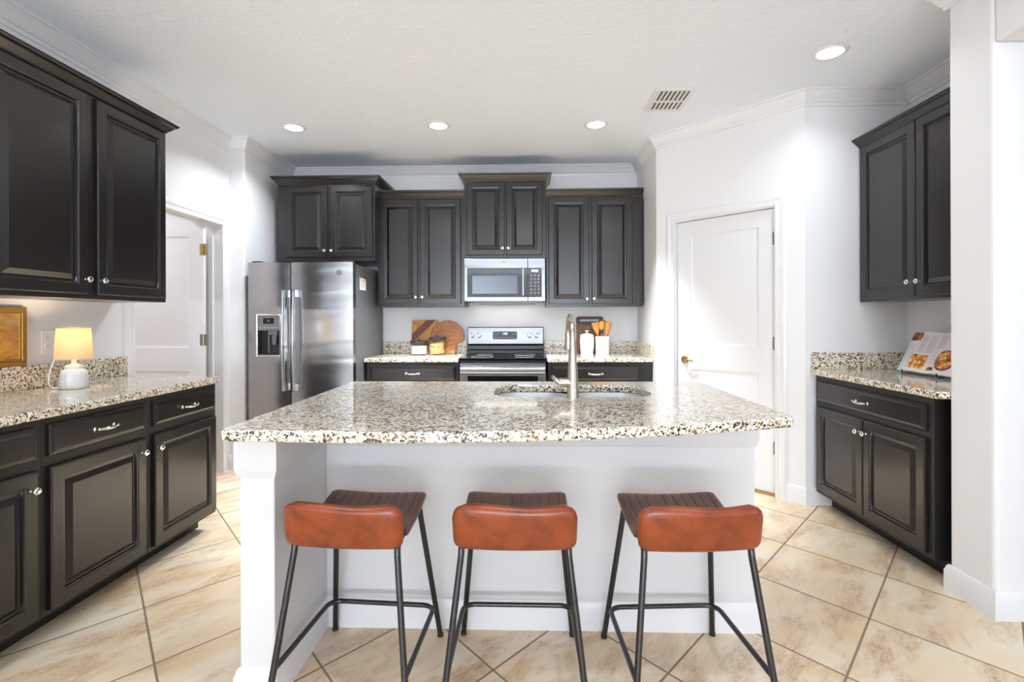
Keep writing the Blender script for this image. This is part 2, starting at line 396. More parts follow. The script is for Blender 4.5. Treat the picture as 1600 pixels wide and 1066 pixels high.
# diagonal pantry wall with its doorway: local x runs along the wall, y into the pantry
DV = Vector((XK-XD, YF-YD)); DL = DV.length; DA = math.atan2(DV.y, DV.x)
diag = lambda: dict(loc=(XD, YD, 0), rot=(0, 0, DA))
dx0, dx1 = .178, .943
b = B(); b.box(0, dx0-.02, 0, .12, 0, ROOM); b.box(dx1+.02, DL, 0, .12, 0, ROOM); b.box(dx0-.02, dx1+.02, 0, .12, DH+.02, ROOM)
struct(b.build('wall_pantry', 'wall', **diag()))
struct(B().box(XD, XD+.12, YD, YB, 0, ROOM).build('wall_return', 'wall', bevel=.012, seg=3))
struct(B().box(XK, XR+.12, YF, YF+.12, 0, ROOM).build('wall_niche', 'wall'))
struct(B().box(XR, XR+.12, P1, YF, 0, ROOM).build('wall_right', 'wall'))
struct(B().box(PX, XR+.12, P2, P1, 0, ROOM).build('wall_pillar', 'wall', bevel=.018, seg=3))
struct(B().box(PX, PX+.30, YS, P2-.001, 2.40, ROOM).build('wall_header', 'wall', bevel=.012, seg=3))
struct(B().box(PX, PX+.30, YS, .10, 0, 2.399).build('wall_added_shield', 'wall', bevel=.012, seg=3))  # unseen wall added to keep window daylight off the pillar
b = B(); b.box(XR+.12, XE, P2, P2+.12, 0, ROOM); struct(b.build('wall_hall', 'wall'))
# rear wall and side wall with glazing openings
def wall_with_windows(name, L, opens, z0, z1, loc, rz):
    b = B(); x = 0
    for a, c in opens:
        b.box(x, a, 0, .12, 0, ROOM); b.box(a, c, 0, .12, 0, z0); b.box(a, c, 0, .12, z1, ROOM); x = c
    b.box(x, L, 0, .12, 0, ROOM); struct(b.build(name, 'wall', loc=loc, rot=(0, 0, rz)))
wall_with_windows('wall_rear', XE-XL, [(2.85, 4.75), (4.95, 6.85)], .30, 2.40, (XE, YS, 0), math.pi)
wall_with_windows('wall_east', P2-YS, [(2.1, 4.5)], .30, 2.40, (XE, P2, 0), -HP)
def window(i, loc, rz, w):
    e = bpy.data.objects.new('window_%d' % i, None); COL.objects.link(e); e.location = loc; e.rotation_euler = (0, 0, rz); struct(e)
    b = B(); z0, z1 = .0, 2.1
    b.box(0, .06, .01, .09, z0, z1); b.box(w-.06, w, .01, .09, z0, z1); b.box(.06, w-.06, .01, .09, z0, .06); b.box(.06, w-.06, .01, .09, z1-.06, z1); b.box(.06, w-.06, .02, .08, 1.02, 1.07)
    b.build('window_frame', 'trim', e)
    B().box(.06, w-.06, .048, .052, .06, 2.04).build('pane', 'pane', e)
    B().box(-.04, w+.04, -.05, .0, -.03, .0).build('window_sill', 'trim', e, bevel=.004)
# laundry room beyond the side doorway
b = B(); b.box(-4.4, XL-.12, 4.2, 4.32, 0, ROOM); b.box(-4.5, -4.4, 1.9, 4.32, 0, ROOM); b.box(-4.4, XL-.12, 1.9, 2.0, 0, ROOM)
struct(b.build('wall_laundry', 'wall'))
window(1, (XE-2.85, YS, .30), math.pi, 1.90)
window(2, (XE-4.95, YS, .30), math.pi, 1.90)
window(3, (XE, P2-2.1, .30), -HP, 2.4)
# crown and baseboards
path = [(XL, YS), (XL, YA), (XA, YA), (XA, YB), (XD, YB), (XD, YD), (XK, YF), (XR, YF), (XR, P1), (PX, P1), (PX, YS)]
cz = ROOM
prof = [(0, cz-.100), (.010, cz-.100), (.013, cz-.090), (.013, cz-.080), (.020, cz-.076), (.030, cz-.060), (.043, cz-.034), (.056, cz-.022), (.056, cz-.014), (.064, cz-.014), (.072, cz-.008), (.072, cz), (0, cz)]
struct(B().sweep(path, prof).build('trim_1', 'trim', smooth=25))
bp = [(0, 0), (.015, 0), (.015, .088), (.011, .098), (.009, .108), (.004, .116), (0, .118)]
def board_trim(name, pts): struct(B().sweep(pts, bp).build(name, 'trim', smooth=25))
board_trim('baseboard_alcove', [(XL, 4.160), (XL, YA), (XA, YA), (XA, YA+.55)])
nx, ny = DV.normalized()
board_trim('baseboard_return', [(XD, 4.42), (XD, YD), (XD+nx*.098, YD+ny*.098)])
board_trim('baseboard_niche', [(XD+nx*(dx1+.082), YD+ny*(dx1+.082)), (XK, YF), (2.03, YF)])
board_trim('baseboard_dining', [(PX, .10), (PX, YS), (XL, YS), (XL, 1.35)])
board_trim('baseboard_pillar', [(2.02, P1), (PX, P1), (PX, P2), (XE, P2)])
# door casings
def casing(name, x0, x1, ztop, w, parent_loc, rz):
    pts = [(0, 0), (.018, 0), (.018, w*.15), (.012, w*.22), (.012, w*.45), (.016, w*.52), (.016, w*.8), (.008, w), (0, w)]
    b = B(); st = []
    # profile points (out=-y, lateral outwards); path up, across, down with mitres
    for (px, pz, sx, sz) in ((x0, 0, -1, 0), (x0, ztop, -1, 1), (x1, ztop, 1, 1), (x1, 0, 1, 0)):
        st.append([b.bm.verts.new((px+sx*l, -o, pz+sz*l)) for o, l in pts])
    for a, c in zip(st, st[1:]):
        for j in range(len(pts)): b.bm.faces.new((a[j], a[(j+1) % len(pts)], c[(j+1) % len(pts)], c[j]))
    b.bm.faces.new(st[0]); b.bm.faces.new(st[-1][::-1])
    return struct(b.build(name, 'trim', smooth=25, loc=parent_loc, rot=(0, 0, rz)))
casing('trim_2', dx0-.010, dx1+.010, DH+.010, .072, (XD, YD, 0), DA)
casing('trim_3', D0, D1, DH, .075, (XL, 0, 0), HP)      # local x = world y, local -y = +x
def jambs(name, x0, x1, loc, rz, d0=.0, d1=.12):
    b = B(); b.box(x0-.02, x0, d0, d1, 0, DH); b.box(x1, x1+.02, d0, d1, 0, DH); b.box(x0-.02, x1+.02, d0, d1, DH, DH+.02)
    b.box(x0, x0+.012, .062, d1-.02, 0, DH); b.box(x1-.012, x1, .062, d1-.02, 0, DH); b.box(x0+.012, x1-.012, .062, d1-.02, DH-.012, DH)
    return struct(b.build(name, 'trim', loc=loc, rot=(0, 0, rz)))
jambs('trim_4', dx0, dx1, (XD, YD, 0), DA)
jambs('trim_5', D0, D1, (XL, 0, 0), HP)

def panel_leaf(e, w, h, back=True):
    b = B(); st = .115; t = .035; rails = [(0, .22), (.845, 1.03), (h-.115, h)]
    b.box(0, st, 0, t, 0, h); b.box(w-st, w, 0, t, 0, h)
    for a, c in rails: b.box(st, w-st, 0, t, a, c)
    for (a, c) in ((.22, .845), (1.03, h-.115)):
        for sgn in (0, 1):
            bb = [(0, .0), (.004, .006), (.016, .010), (.030, .0095), (.055, .003)]
            prev = None
            for ins, y in bb:
                y = y if sgn == 0 else t-y
                cur = [b.bm.verts.new(v) for v in ((st+ins, y, a+ins), (w-st-ins, y, a+ins), (w-st-ins, y, c-ins), (st+ins, y, c-ins))]
                if prev:
                    for i in range(4): b.bm.faces.new((prev[i], prev[(i+1) % 4], cur[(i+1) % 4], cur[i]))
                prev = cur
            b.bm.faces.new(prev)
    return b.build('door_leaf', 'doorwhite', e, smooth=20)
# door_1: side doorway, leaf swung open into the laundry room
e = bpy.data.objects.new('door_1', None); COL.objects.link(e); struct(e); e.location = (XL-.035, 3.93, .008); e.rotation_euler = (0, 0, math.pi)
# after the half turn local x runs towards -X and local -y faces +Y; face the room with +y side
lf = panel_leaf(e, .76, 2.02)
for z in (.33, 1.09, 1.80):
    b = B(); b.tube([(-.004, .040, z-.045), (-.004, .040, z+.045)], .006, 8); b.box(-.004, .026, .0352, .037, z-.045, z+.045); b.box(-.030, -.004, .0352, .037, z-.045, z+.045)
    b.build('hinge', 'brass' if z > 1.5 else 'hinge', lf)
# door_2: the closed pantry door
e = bpy.data.objects.new('door_2', None); COL.objects.link(e); struct(e); e.location = (XD+nx*(dx0+.003), YD+ny*(dx0+.003), .018); e.rotation_euler = (0, 0, DA)
e.location = Vector(e.location) + Vector((-ny, nx, 0))*.022
lw_ = dx1-dx0-.006
lf = panel_leaf(e, lw_, 2.012)
for z in (.32, 1.06, 1.80):
    b = B(); b.tube([(lw_+.001, -.007, z-.047), (lw_+.001, -.007, z+.047)], .0065, 8); b.box(lw_-.016, lw_, -.002, .0, z-.045, z+.045); b.box(lw_+.001, lw_+.012, -.002, .0, z-.045, z+.045)
    b.build('hinge', 'hinge', lf)
b = B(); b.lathe([(0, 0), (.030, 0), (.032, .004), (.028, .009), (.016, .012), (.012, .030), (0, .032)], 24, T_(.065, 0, .905) @ RX)
hd = b.build('door_handle', 'bronze', lf, smooth=40)
B().tube([(.062, -.034, .905), (.080, -.038, .907), (.105, -.038, .908), (.130, -.036, .904), (.150, -.034, .897)], [.009, .008, .007, .007, .006], 10).build('lever', 'bronze', hd, smooth=50)
B().box(-.026, -.0205, -.004, .012, .89, .945).build('strike_plate', 'hinge', lf)
struct(B().box(dx0, dx1, .0, .12, 0, .014).build('trim_6', 'threshold', **diag()))

# ---------------------------------------------------------------- cabinets (local x along the front, y into the wall, front faces -y)
DOOR = [(0, 0), (0, -.015), (.003, -.018), (.006, -.020), (.050, -.020), (.053, -.0165), (.058, -.0155), (.061, -.007), (.070, -.0065), (.094, -.0185)]
DRAW = [(0, 0), (0, -.009), (.004, -.0125), (.010, -.013), (.016, -.016), (.022, -.020)]
KNOB = [(0, 0), (.0075, 0), (.0065, .004), (.005, .008), (.0055, .013), (.012, .017), (.0155, .021), (.0150, .025), (.012, .0275), (.0115, .0260), (.006, .027), (0, .0275)]
def knob(par, x, y, z): return B().lathe(KNOB, 20, T_(x, y, z) @ RX).build('knob', 'nickel', par, smooth=50)
def pull(par, x, y, z, l=.10):
    n = 14; pts = []; rr = []
    for i in range(n+1):
        u = -1+2*i/n; pts.append((x+u*l/2, y-.0195-.010*(1-u*u), z-.003*(1-u*u))); rr.append(.0046+.0022*(1-u*u))
    b = B(); b.tube(pts, rr, 10)
    for s_ in (-1, 1):
        b.lathe([(0, 0), (.0095, 0), (.0100, .002), (.0062, .005), (.0055, .013), (.0068, .018), (.0070, .022), (.005, .025), (0, .0255)], 14, T_(x+s_*l/2, y, z) @ RX)
    return b.build('drawer_pull', 'nickel', par, smooth=50)
def door(par, x0, x1, z0, z1, kx=None, kz=None):
    d = B().rings(x0, x1, z0, z1, DOOR).build('door', 'cab', par)
    if kx is not None: knob(d, kx, -.020, kz)
    return d
def drawer(par, x0, x1, z0, z1, l=.10, handle=True):
    d = B().rings(x0, x1, z0, z1, DRAW).build('drawer_front', 'cab', par)
    if handle: pull(d, (x0+x1)/2, -.020, (z0+z1)/2, l)
    return d
CROWN = [(0, -.004), (.006, -.004), (.008, .004), (.012, .010), (.020, .018), (.032, .036), (.040, .044), (.046, .046), (.046, .052), (.052, .058), (.054, .066), (0, .066)]
def wall_cab(name, label, loc, rz, w, d, z0, z1, doors, knobs, sides=(True, True), ch=1.0, group=None, side_in=0):
    t = thing(name, label, 'wall cabinet', (loc[0], loc[1], z0), rz, group)
    B().box(0, w, 0, d, 0, z1-z0).build('cabinet_body', 'cab', t, bevel=.0015)
    for (x0, x1, a, c), (kx, kz) in zip(doors, knobs): door(t, x0, x1, a-z0, c-z0, kx, kz-z0)
    pth = ([(0, d)] if sides[0] else []) + [(0, 0), (w, 0)] + ([(w, d)] if sides[1] else [])
    B().sweep(pth, [(o, z1-z0+z*ch) for o, z in CROWN]).build('crown_moulding', 'cab', t, smooth=25)
    return t
def base_cab(name, label, loc, rz, w, d, doors, knobs, drawers, top=.876, toe=.098, toe_in=.085, group=None, body_w=None, pl=.10, toe_ext=0):
    t = thing(name, label, 'base cabinet', (loc[0], loc[1], 0), rz, group)
    B().box(0, w, 0, d, toe, top).build('cabinet_body', 'cabdark', t, bevel=.0015)
    B().box(0, w+toe_ext, toe_in, d, 0, toe-.001).build('toe_kick', 'cabdark', t)
    for dr in drawers: drawer(t, *dr, l=pl)
    for (x0, x1, a, c), (kx, kz) in zip(doors, knobs): door(t, x0, x1, a, c, kx, kz)
    return t
CTOP, CBOT = .914, .878
# --- counter run by the left wall (local x = world Y)
FX = -1.888
gl = 'base cabinets under the lamp counter'
ldoors = [(2.453, .547, (.028, .528), .045, 'dark base cabinet by the doorway, end of the lamp counter run'),
          (1.905, .547, (.023, .520), .490, 'dark base cabinet, middle of the lamp counter run'),
          (1.357, .547, (.023, .520), .490, 'dark base cabinet below the framed picture, farthest from the doorway')]
for y0, w, (a, c), kx, lab in ldoors:
    base_cab('base_cabinet', lab, (FX, y0, 0), HP, w, .612, [(a, c, .118, .680)], [(kx, .612)], [(a, c, .722, .848)], toe_in=.108, group=gl)
t = thing('countertop', 'speckled granite countertop with lamp, below the large wall cabinet', 'countertop', (-2.18, 2.2, CBOT))
p0 = Vector((2.18, -2.2))
poly = [(XL+.002, 1.357), (-1.8486, 1.357), (-1.8486, 2.965), (-1.858, 2.992), (-1.880, 3.010), (-2.47, 3.072), (XL+.002, 3.075)]
B().prism([(x+2.18, y-2.2) for x, y in poly], 0, CTOP-CBOT).build('slab', 'granite', t, bevel=.009, seg=3)
B().box(XL+.002+2.18, XL+.022+2.18, 1.357-2.2, 3.072-2.2, CTOP-CBOT+.0005, .118+CTOP-CBOT).build('backsplash', 'granite', t, bevel=.002)
wall_cab('wall_cabinet', 'large dark wall cabinet above the lamp, beside the doorway', (-2.185+.0, 1.925, 0), HP, 1.065, .325, 1.362, 2.388,
         [(.030, .505, 1.385, 2.375), (.563, 1.045, 1.385, 2.375)], [(.490, 1.457), (.580, 1.457)], sides=(True, True), ch=.8)
# --- back wall
YU = 4.72
cab = wall_cab('wall_cabinet', 'dark wall cabinet above the refrigerator', (-2.262, 4.53, 0), 0, .888, .513, 1.785, 2.482,
         [(.082, .457, 1.818, 2.462), (.480, .866, 1.818, 2.462)], [(.436, 1.876), (.500, 1.876)], ch=1.0)
wall_cab('wall_cabinet', 'tall dark wall cabinet between refrigerator and microwave, above the jars', (-1.408, YU, 0), 0, .818, .323, 1.370, 2.392,
         [(.020, .385, 1.398, 2.380), (.405, .790, 1.398, 2.380)], [(.364, 1.462), (.426, 1.462)], sides=(False, False))
wall_cab('wall_cabinet', 'short raised dark wall cabinet over the microwave', (-.588, 4.70, 0), 0, .764, .343, 1.822, 2.545,
         [(.028, .380, 1.848, 2.530), (.396, .732, 1.848, 2.530)], [(.360, 1.912), (.414, 1.912)])
wall_cab('wall_cabinet', 'tall dark wall cabinet above the utensil crock', (.178, YU, 0), 0, .892, .323, 1.370, 2.392,
         [(.020, .396, 1.392, 2.385), (.420, .796, 1.392, 2.385)], [(.376, 1.440), (.440, 1.440)], sides=(False, False))
base_cab('base_cabinet', 'dark base cabinet with drawer between refrigerator and range', (-1.420, 4.425, 0), 0, .818, .618,
         [(.03, .40, .118, .680), (.418, .79, .118, .680)], [(.37, .60), (.45, .60)], [(.03, .79, .712, .846)], pl=.115)
base_cab('base_cabinet', 'dark base cabinet with drawer under the crock counter beside the range', (.178, 4.425, 0), 0, .902, .618,
         [(.03, .40, .118, .680), (.418, .79, .118, .680)], [(.37, .60), (.45, .60)], [(.035, .795, .712, .840)], pl=.115)
def counter(label, x0, x1, side=None):
    t = thing('countertop', label, 'countertop', ((x0+x1)/2, 4.7, CBOT)); c = (x0+x1)/2
    B().box(x0-c, x1-c, 4.390-4.7, YB-.002-4.7, 0, CTOP-CBOT).build('slab', 'granite', t, bevel=.008, seg=3)
    B().box(x0-c, x1-c-(.0205 if side else 0), YB-.022-4.7, YB-.002-4.7, CTOP-CBOT+.0005, CTOP-CBOT+.116).build('backsplash', 'granite', t, bevel=.002)
    if side: B().box(x1-c-.020, x1-c, 4.395-4.7, YB-.002-4.7, CTOP-CBOT+.0005, CTOP-CBOT+.116).build('side_splash', 'granite', t, bevel=.002)
counter('granite countertop with cutting boards and jars beside the refrigerator', -1.436, -.604)
counter('granite countertop with white crock, between range and corner wall', .172, XD-.002, True)
# --- right niche (local x runs towards the camera)
base_cab('base_cabinet', 'dark base cabinet with two doors under the cookbook', (1.930, 3.440, 0), -HP, .978, .607,
         [(.036, .490, .122, .672), (.496, .944, .122, .672)], [(.462, .600), (.524, .600)], [(.036, .944, .708, .838)], toe_in=.100, toe_ext=.04)
wall_cab('wall_cabinet', 'dark wall cabinet hanging above the cookbook', (2.225, 3.450, 0), -HP, 1.03, .312, 1.362, 2.392,
         [(.030, .502, 1.380, 2.385), (.510, .985, 1.380, 2.385)], [(.470, 1.462), (.540, 1.462)], sides=(False, False), ch=.75)
t = thing('countertop', 'granite countertop holding the open cookbook', 'countertop', (2.2, 2.9, CBOT))
B().box(1.892-2.2, XR-.002-2.2, P1+.002-2.9, YF-.002-2.9, 0, CTOP-CBOT).build('slab', 'granite', t, bevel=.008, seg=3)
B().box(1.900-2.2, XR-.023-2.2, YF-.022-2.9, YF-.002-2.9, CTOP-CBOT+.0005, .112+CTOP-CBOT).build('backsplash', 'granite', t, bevel=.002)
B().box(XR-.022-2.2, XR-.002-2.2, P1+.023-2.9, YF-.002-2.9, CTOP-CBOT+.0005, .112+CTOP-CBOT).build('backsplash', 'granite', t, bevel=.002)
B().box(1.985-2.2, XR-.002-2.2, P1+.002-2.9, P1+.022-2.9, CTOP-CBOT+.0005, .112+CTOP-CBOT).build('side_splash', 'granite', t, bevel=.002)

# ---------------------------------------------------------------- refrigerator
def emblem(par, x, y, z, r, ring='midplastic', mark='greymark'):
    e_ = B().lathe([(0, 0), (r, 0), (r, .002), (r*.93, .0025), (0, .0025)], 28, T_(x, y, z) @ RX).build('emblem', ring, par, smooth=30)
    b = B(); k = r*.62; yy = y-.0032
    ring_ = [(x+r*.84*math.cos(a), yy, z+r*.84*math.sin(a)) for a in [2*math.pi*i/28 for i in range(28)]]
    b.tube(ring_, r*.045, 5, closed=True)
    for ph in range(4):
        a = math.pi/2*ph+.5
        b.tube([(x+r*.70*math.cos(a+q_), yy, z+r*.70*math.sin(a+q_)) for q_ in (0, .3, .6)], r*.05, 5)
    g1 = [(-.05, .42), (-.35, .40), (-.46, .05), (-.34, -.32), (-.08, -.30), (-.02, .02), (-.16, .06), (.06, .10)]
    e1 = [(.46, .36), (.22, .46), (.10, .28), (.26, .08), (.08, -.06), (.10, -.34), (.34, -.38), (.50, -.16)]
    for q_ in (g1, e1): b.tube([(x+u*r, yy, z+v*r) for u, v in q_], r*.06, 6)
    b.build('emblem_lettering', mark, e_, smooth=50)
FR = thing('refrigerator', 'stainless side by side refrigerator with water dispenser', 'refrigerator', (-1.886, 4.15, 0))
fw = .441
B().box(-fw+.004, fw, .075, .865, .03, 1.722).build('cabinet_shell', 'greyside', FR, bevel=.004)
B().box(-fw+.02, fw-.02, .03, .075, .02, .10).build('kick_grille', 'darkplastic', FR)
gapx = -1.967+1.886
def fr_door(x0, x1, cut=None):
    b = B()
    prof = []
    n = 10
    for i in range(n+1):
        u = i/n; bow = .010*(1-(2*u-1)**2); prof.append((x0+(x1-x0)*u, -.002-bow))
    prof += [(x1, .070), (x0, .070)]
    if cut is None: b.prism(prof, .105, 1.733)
    else:
        cx0, cx1, cz0, cz1 = cut
        b.prism(prof, .105, cz0); b.prism(prof, cz1, 1.733)
        def seg(a0, a1):
            pp = [(a0+(a1-a0)*i/4, -.002-.010*(1-(2*((a0+(a1-a0)*i/4)-x0)/(x1-x0)-1)**2)) for i in range(5)]
            return pp+[(a1, .070), (a0, .070)]
        b.prism(seg(x0, cx0), cz0, cz1); b.prism(seg(cx1, x1), cz0, cz1)
        b.box(cx0, cx1, .060, .070, cz0, cz1)
    return b.build('door', 'steel', FR, smooth=25)
DXC0, DXC1 = -2.250+1.886, -2.050+1.886
dL = fr_door(-fw, gapx-.004, (DXC0, DXC1, .955, 1.295)); dR = fr_door(gapx+.004, fw)
for d_, hx in ((dL, gapx-.036), (dR, gapx+.050)):
    b = B(); z0, z1 = .675, 1.492; pts = []; rr = []
    for i in range(17):
        u = i/16; pts.append((hx, -.058-.020*math.sin(math.pi*u), z0+(z1-z0)*u)); rr.append(.0165)
    b.tube(pts, rr, 12, flat=.8)
    for z in (z0+.02, z1-.02): b.box(hx-.014, hx+.014, -.068, -.006, z-.028, z+.028)
    b.build('door_handle', 'steel', d_, smooth=40)
b = B()
fr = [(DXC0-.006, .949), (DXC1+.006, .949), (DXC1+.006, 1.301), (DXC0-.006, 1.301)]
b.box(DXC0-.008, DXC0+.006, -.018, .05, .949, 1.301); b.box(DXC1-.006, DXC1+.006, -.018, .05, .949, 1.301)
b.box(DXC0+.006, DXC1-.006, -.018, .05, .949, .962); b.box(DXC0+.006, DXC1-.006, -.018, .05, 1.287, 1.301)
dsp = b.build('dispenser_frame', 'nickel', dL, bevel=.003)
B().box(DXC0+.006, DXC1-.006, -.014, .045, 1.165, 1.287).build('control_panel', 'midplastic', dL, bevel=.003)
b = B(); b.box(DXC0+.055, DXC1-.055, -.0155, -.0142, 1.222, 1.268); b.build('display', 'blackglass', dL)
text('display_digits', '88', .022, 'greymark', dL, T_((DXC0+DXC1)/2, -.0162, 1.245) @ RX)
for i in range(5): B().box(DXC0+.022+i*.033, DXC0+.042+i*.033, -.0155, -.0142, 1.183, 1.196).build('button', 'greymark', dL)
b = B(); b.box(DXC0+.0065, DXC0+.010, -.012, .058, .964, 1.164); b.box(DXC1-.010, DXC1-.0065, -.012, .058, .964, 1.164); b.box(DXC0+.0105, DXC1-.0105, .052, .058, .964, 1.164); b.box(DXC0+.0105, DXC1-.0105, -.012, .051, .964, .972)
b.build('dispenser_recess', 'darkplastic', dL)
b = B(); x = (DXC0+DXC1)/2+.03
b.box(x-.035, x+.035, .0, .045, 1.130, 1.164); b.prism([(x-.022, 1.128), (x+.022, 1.128), (x+.012, 1.045), (x-.016, 1.045)], .02, .030, 'y'); b.tube([(x-.045, .02, 1.162), (x-.045, .02, .975)], .006, 8)
b.build('dispenser_paddle', 'midplastic', dL, bevel=.002)
emblem(dR, -1.560+1.886, -.012, 1.645, .022)
for hx0, hx1 in ((-fw+.03, -fw+.11), (fw-.10, fw-.01)): B().box(hx0, hx1, .0, .06, 1.734, 1.745).build('hinge_cover', 'darkplastic', FR, bevel=.003)
# note on the refrigerator side (world coordinates)
t = thing('paper_note', 'small white paper note held on the refrigerator side', 'note', (-1.4435, 4.40, 1.512))
B().box(.0, .0012, -.085, .075, 0, .112).build('paper', 'paper', t)
for i in range(6): B().box(.0013, .0016, -.07, .03+.03*((i*7) % 3)/2, .020+i*.013, .023+i*.013).build('text_line', 'ink', t)
for i, y in enumerate((-.065, .0, .045)):
    B().lathe([(0, 0), (.010, 0), (.010, .006), (.006, .008), (0, .008)], 14, T_(.0012, y, .108+.006*(i % 2)) @ Matrix.Rotation(HP, 4, 'Y')).build('magnet', 'rubber', t, smooth=40)

# ---------------------------------------------------------------- microwave
MW = thing('microwave', 'stainless over-the-range microwave oven under the short cabinet', 'microwave', (-.210, 4.66, 1.400))
o = lambda X: X+.210
z = lambda Z: Z-1.400
B().box(o(-.585), o(.168), .045, .380, .018, z(1.816)).build('housing', 'blackpaint', MW)
b = B(); b.box(o(-.50), o(.08), .06, .36, 0, .017); b.build('vent_grille', 'midplastic', MW)
b = B()   # door with window opening
b.box(o(-.582), o(.004), 0, .045, z(1.724), z(1.814)); b.box(o(-.582), o(.004), 0, .045, z(1.419), z(1.458)); b.box(o(-.582), o(-.553), 0, .045, z(1.458), z(1.724)); b.box(o(-.553), o(.004), .012, .045, z(1.458), z(1.724))
d_ = b.build('door', 'panelsteel', MW, bevel=.002)
B().box(-.06, .06, .20, .26, -.0008, -.0002).build('added_lens', 'midplastic', MW)  # lens added to go with the fill light below
l = bpy.data.lights.new('cooktop_fill', 'AREA'); l.shape = 'RECTANGLE'; l.size = .6; l.size_y = .26; l.energy = 0.6; l.color = (1, .96, .9)  # fill light added under the microwave to brighten the back wall
lo = bpy.data.objects.new('cooktop_fill', l); COL.objects.link(lo); lo.parent = MW; lo.location = (0, .20, -.006)
B().box(o(-.552), o(.0035), .004, .0115, z(1.459), z(1.723)).build('glass_panel', 'blackglass', d_)
B().box(o(-.509), o(-.092), .0025, .0038, z(1.489), z(1.655)).build('window', 'greyglass', d_)
b = B(); b.tube([(o(-.038), -.034, z(1.470)+(.245)*i/8) for i in range(9)], .0095, 10); b.box(o(-.045), o(-.031), -.034, .005, z(1.478), z(1.490)); b.box(o(-.045), o(-.031), -.034, .005, z(1.698), z(1.710))
b.build('door_handle', 'nickel', d_, smooth=40)
emblem(d_, o(-.213), -.0003, z(1.768), .018, 'nickel', 'midplastic')
b = B(); b.box(o(.007), o(.165), 0, .045, z(1.724), z(1.814)); b.box(o(.007), o(.165), 0, .045, z(1.419), z(1.458)); b.box(o(.132), o(.165), 0, .045, z(1.458), z(1.724)); b.box(o(.007), o(.132), .010, .045, z(1.458), z(1.724))
cp = b.build('control_panel', 'panelsteel', MW, bevel=.002)
B().box(o(.008), o(.1315), .003, .0095, z(1.459), z(1.723)).build('key_panel', 'blackglass', cp)
B().box(o(.040), o(.100), .0015, .0028, z(1.690), z(1.708)).build('display', 'digits', cp)
for r_ in range(6):
    for k in range(3):
        B().lathe([(0, 0), (.0105, 0), (.0105, .0008), (0, .0008)], 12, T_(o(.036+k*.034), .0028, z(1.655)-r_*.032) @ RX).build('key', 'greymark', cp)
B().lathe([(0, 0), (.016, 0), (.016, .001), (0, .001)], 22, T_(o(.062), -.0002, z(1.438)) @ RX).build('sticker', 'whitemark', cp)
B().lathe([(0, 0), (.005, 0), (.005, .0008), (0, .0008)], 12, T_(o(.062), -.0014, z(1.438)) @ RX).build('sticker_dot', 'ink', cp)

# ---------------------------------------------------------------- range
RG = thing('range', 'freestanding stainless electric range with black glass cooktop', 'range', (-.216, 4.40, 0))
rw = .376
B().box(-rw, rw, .02, .63, .02, .885).build('range_body', 'blackpaint', RG, bevel=.003)
B().box(-rw-.002, rw+.002, -.012, .56, .886, .916).build('cooktop', 'blackglass', RG, bevel=.006, seg=3)
for x, y, r in ((-.19, .14, .10), (.19, .14, .085), (-.19, .40, .075), (.19, .40, .10)):
    B().tube([(x+r*math.cos(a), y+r*math.sin(a), .9163) for a in [2*math.pi*i/32 for i in range(32)]], .0012, 5, closed=True).build('burner_ring', 'greymark', RG)
b = B(); b.prism([(.555, .917), (.632, .917), (.632, 1.172), (.600, 1.176), (.588, 1.170), (.576, 1.020), (.570, 1.008), (.590, .995), (.585, .955), (.560, .950)], -rw, rw, 'x')
bg = b.build('backguard', 'blackpaint', RG, bevel=.003)
# sloped stainless fascia
fas = Matrix.Translation((0, .5775, 1.010)) @ Matrix.Rotation(-.075, 4, 'X')
b = B(); b.box(-rw+.006, rw-.006, -.006, .002, 0, .160, fas); fc = b.build('control_fascia', 'panelsteel', RG, bevel=.002)
b = B(); b.prism(rrect(-.125, .115, .045, .122, .012), -.0085, -.0062, 'y', fas); b.build('display_panel', 'darkplastic', fc)
text('clock_digits', '1:06', .028, 'digits', fc, fas @ T_(-.005, -.009, .100) @ RX)
for i in range(8):
    B().box(-.108+i*.028, -.098+i*.028, -.0092, -.0086, .060, .066, fas).build('button', 'greymark', fc)
for x in (-.105, -.080, .068, .094):
    B().box(x-.006, x+.006, -.0092, -.0086, .090, .096, fas).build('button', 'greymark', fc)
for x in (-.330, -.262, .240, .308):
    k = B().lathe([(0, 0), (.024, 0), (.024, .004), (.020, .006), (.018, .024), (.015, .027), (0, .027)], 22, fas @ T_(x, -.0062, .082) @ RX).build('control_knob', 'nickel', fc, smooth=40)
    B().box(x-.0045, x+.0045, -.040, -.0332, .064, .100, fas).build('knob_grip', 'darkplastic', k, bevel=.001)
    for j in range(5):
        a = math.radians(210-60*j); B().box(x+.031*math.cos(a)-.002, x+.031*math.cos(a)+.002, -.0068, -.0061, .082+.031*math.sin(a)-.002, .082+.031*math.sin(a)+.002, fas).build('dial_mark', 'ink', fc)
b = B(); b.box(-rw, rw, -.006, .018, .760, .872); b.box(-rw, rw, -.006, .018, .22, .30); b.box(-rw, -rw+.07, -.006, .018, .30, .760); b.box(rw-.07, rw, -.006, .018, .30, .760)
od = b.build('oven_door', 'panelsteel', RG, bevel=.002)
B().box(-rw+.07, rw-.07, -.005, .018, .302, .759).build('oven_window', 'blackglass', od)
b = B(); b.tube([(-rw+.012+(2*rw-.024)*i/12, -.050-.008*math.sin(math.pi*i/12), .812) for i in range(13)], .021, 14, flat=1.35); b.box(-rw+.02, -rw+.05, -.045, -.005, .80, .825); b.box(rw-.05, rw-.02, -.045, -.005, .80, .825)
b.build('door_handle', 'panelsteel', od, smooth=40)
B().box(-rw, rw, -.004, .018, .06, .212).build('storage_drawer', 'panelsteel', RG, bevel=.002)

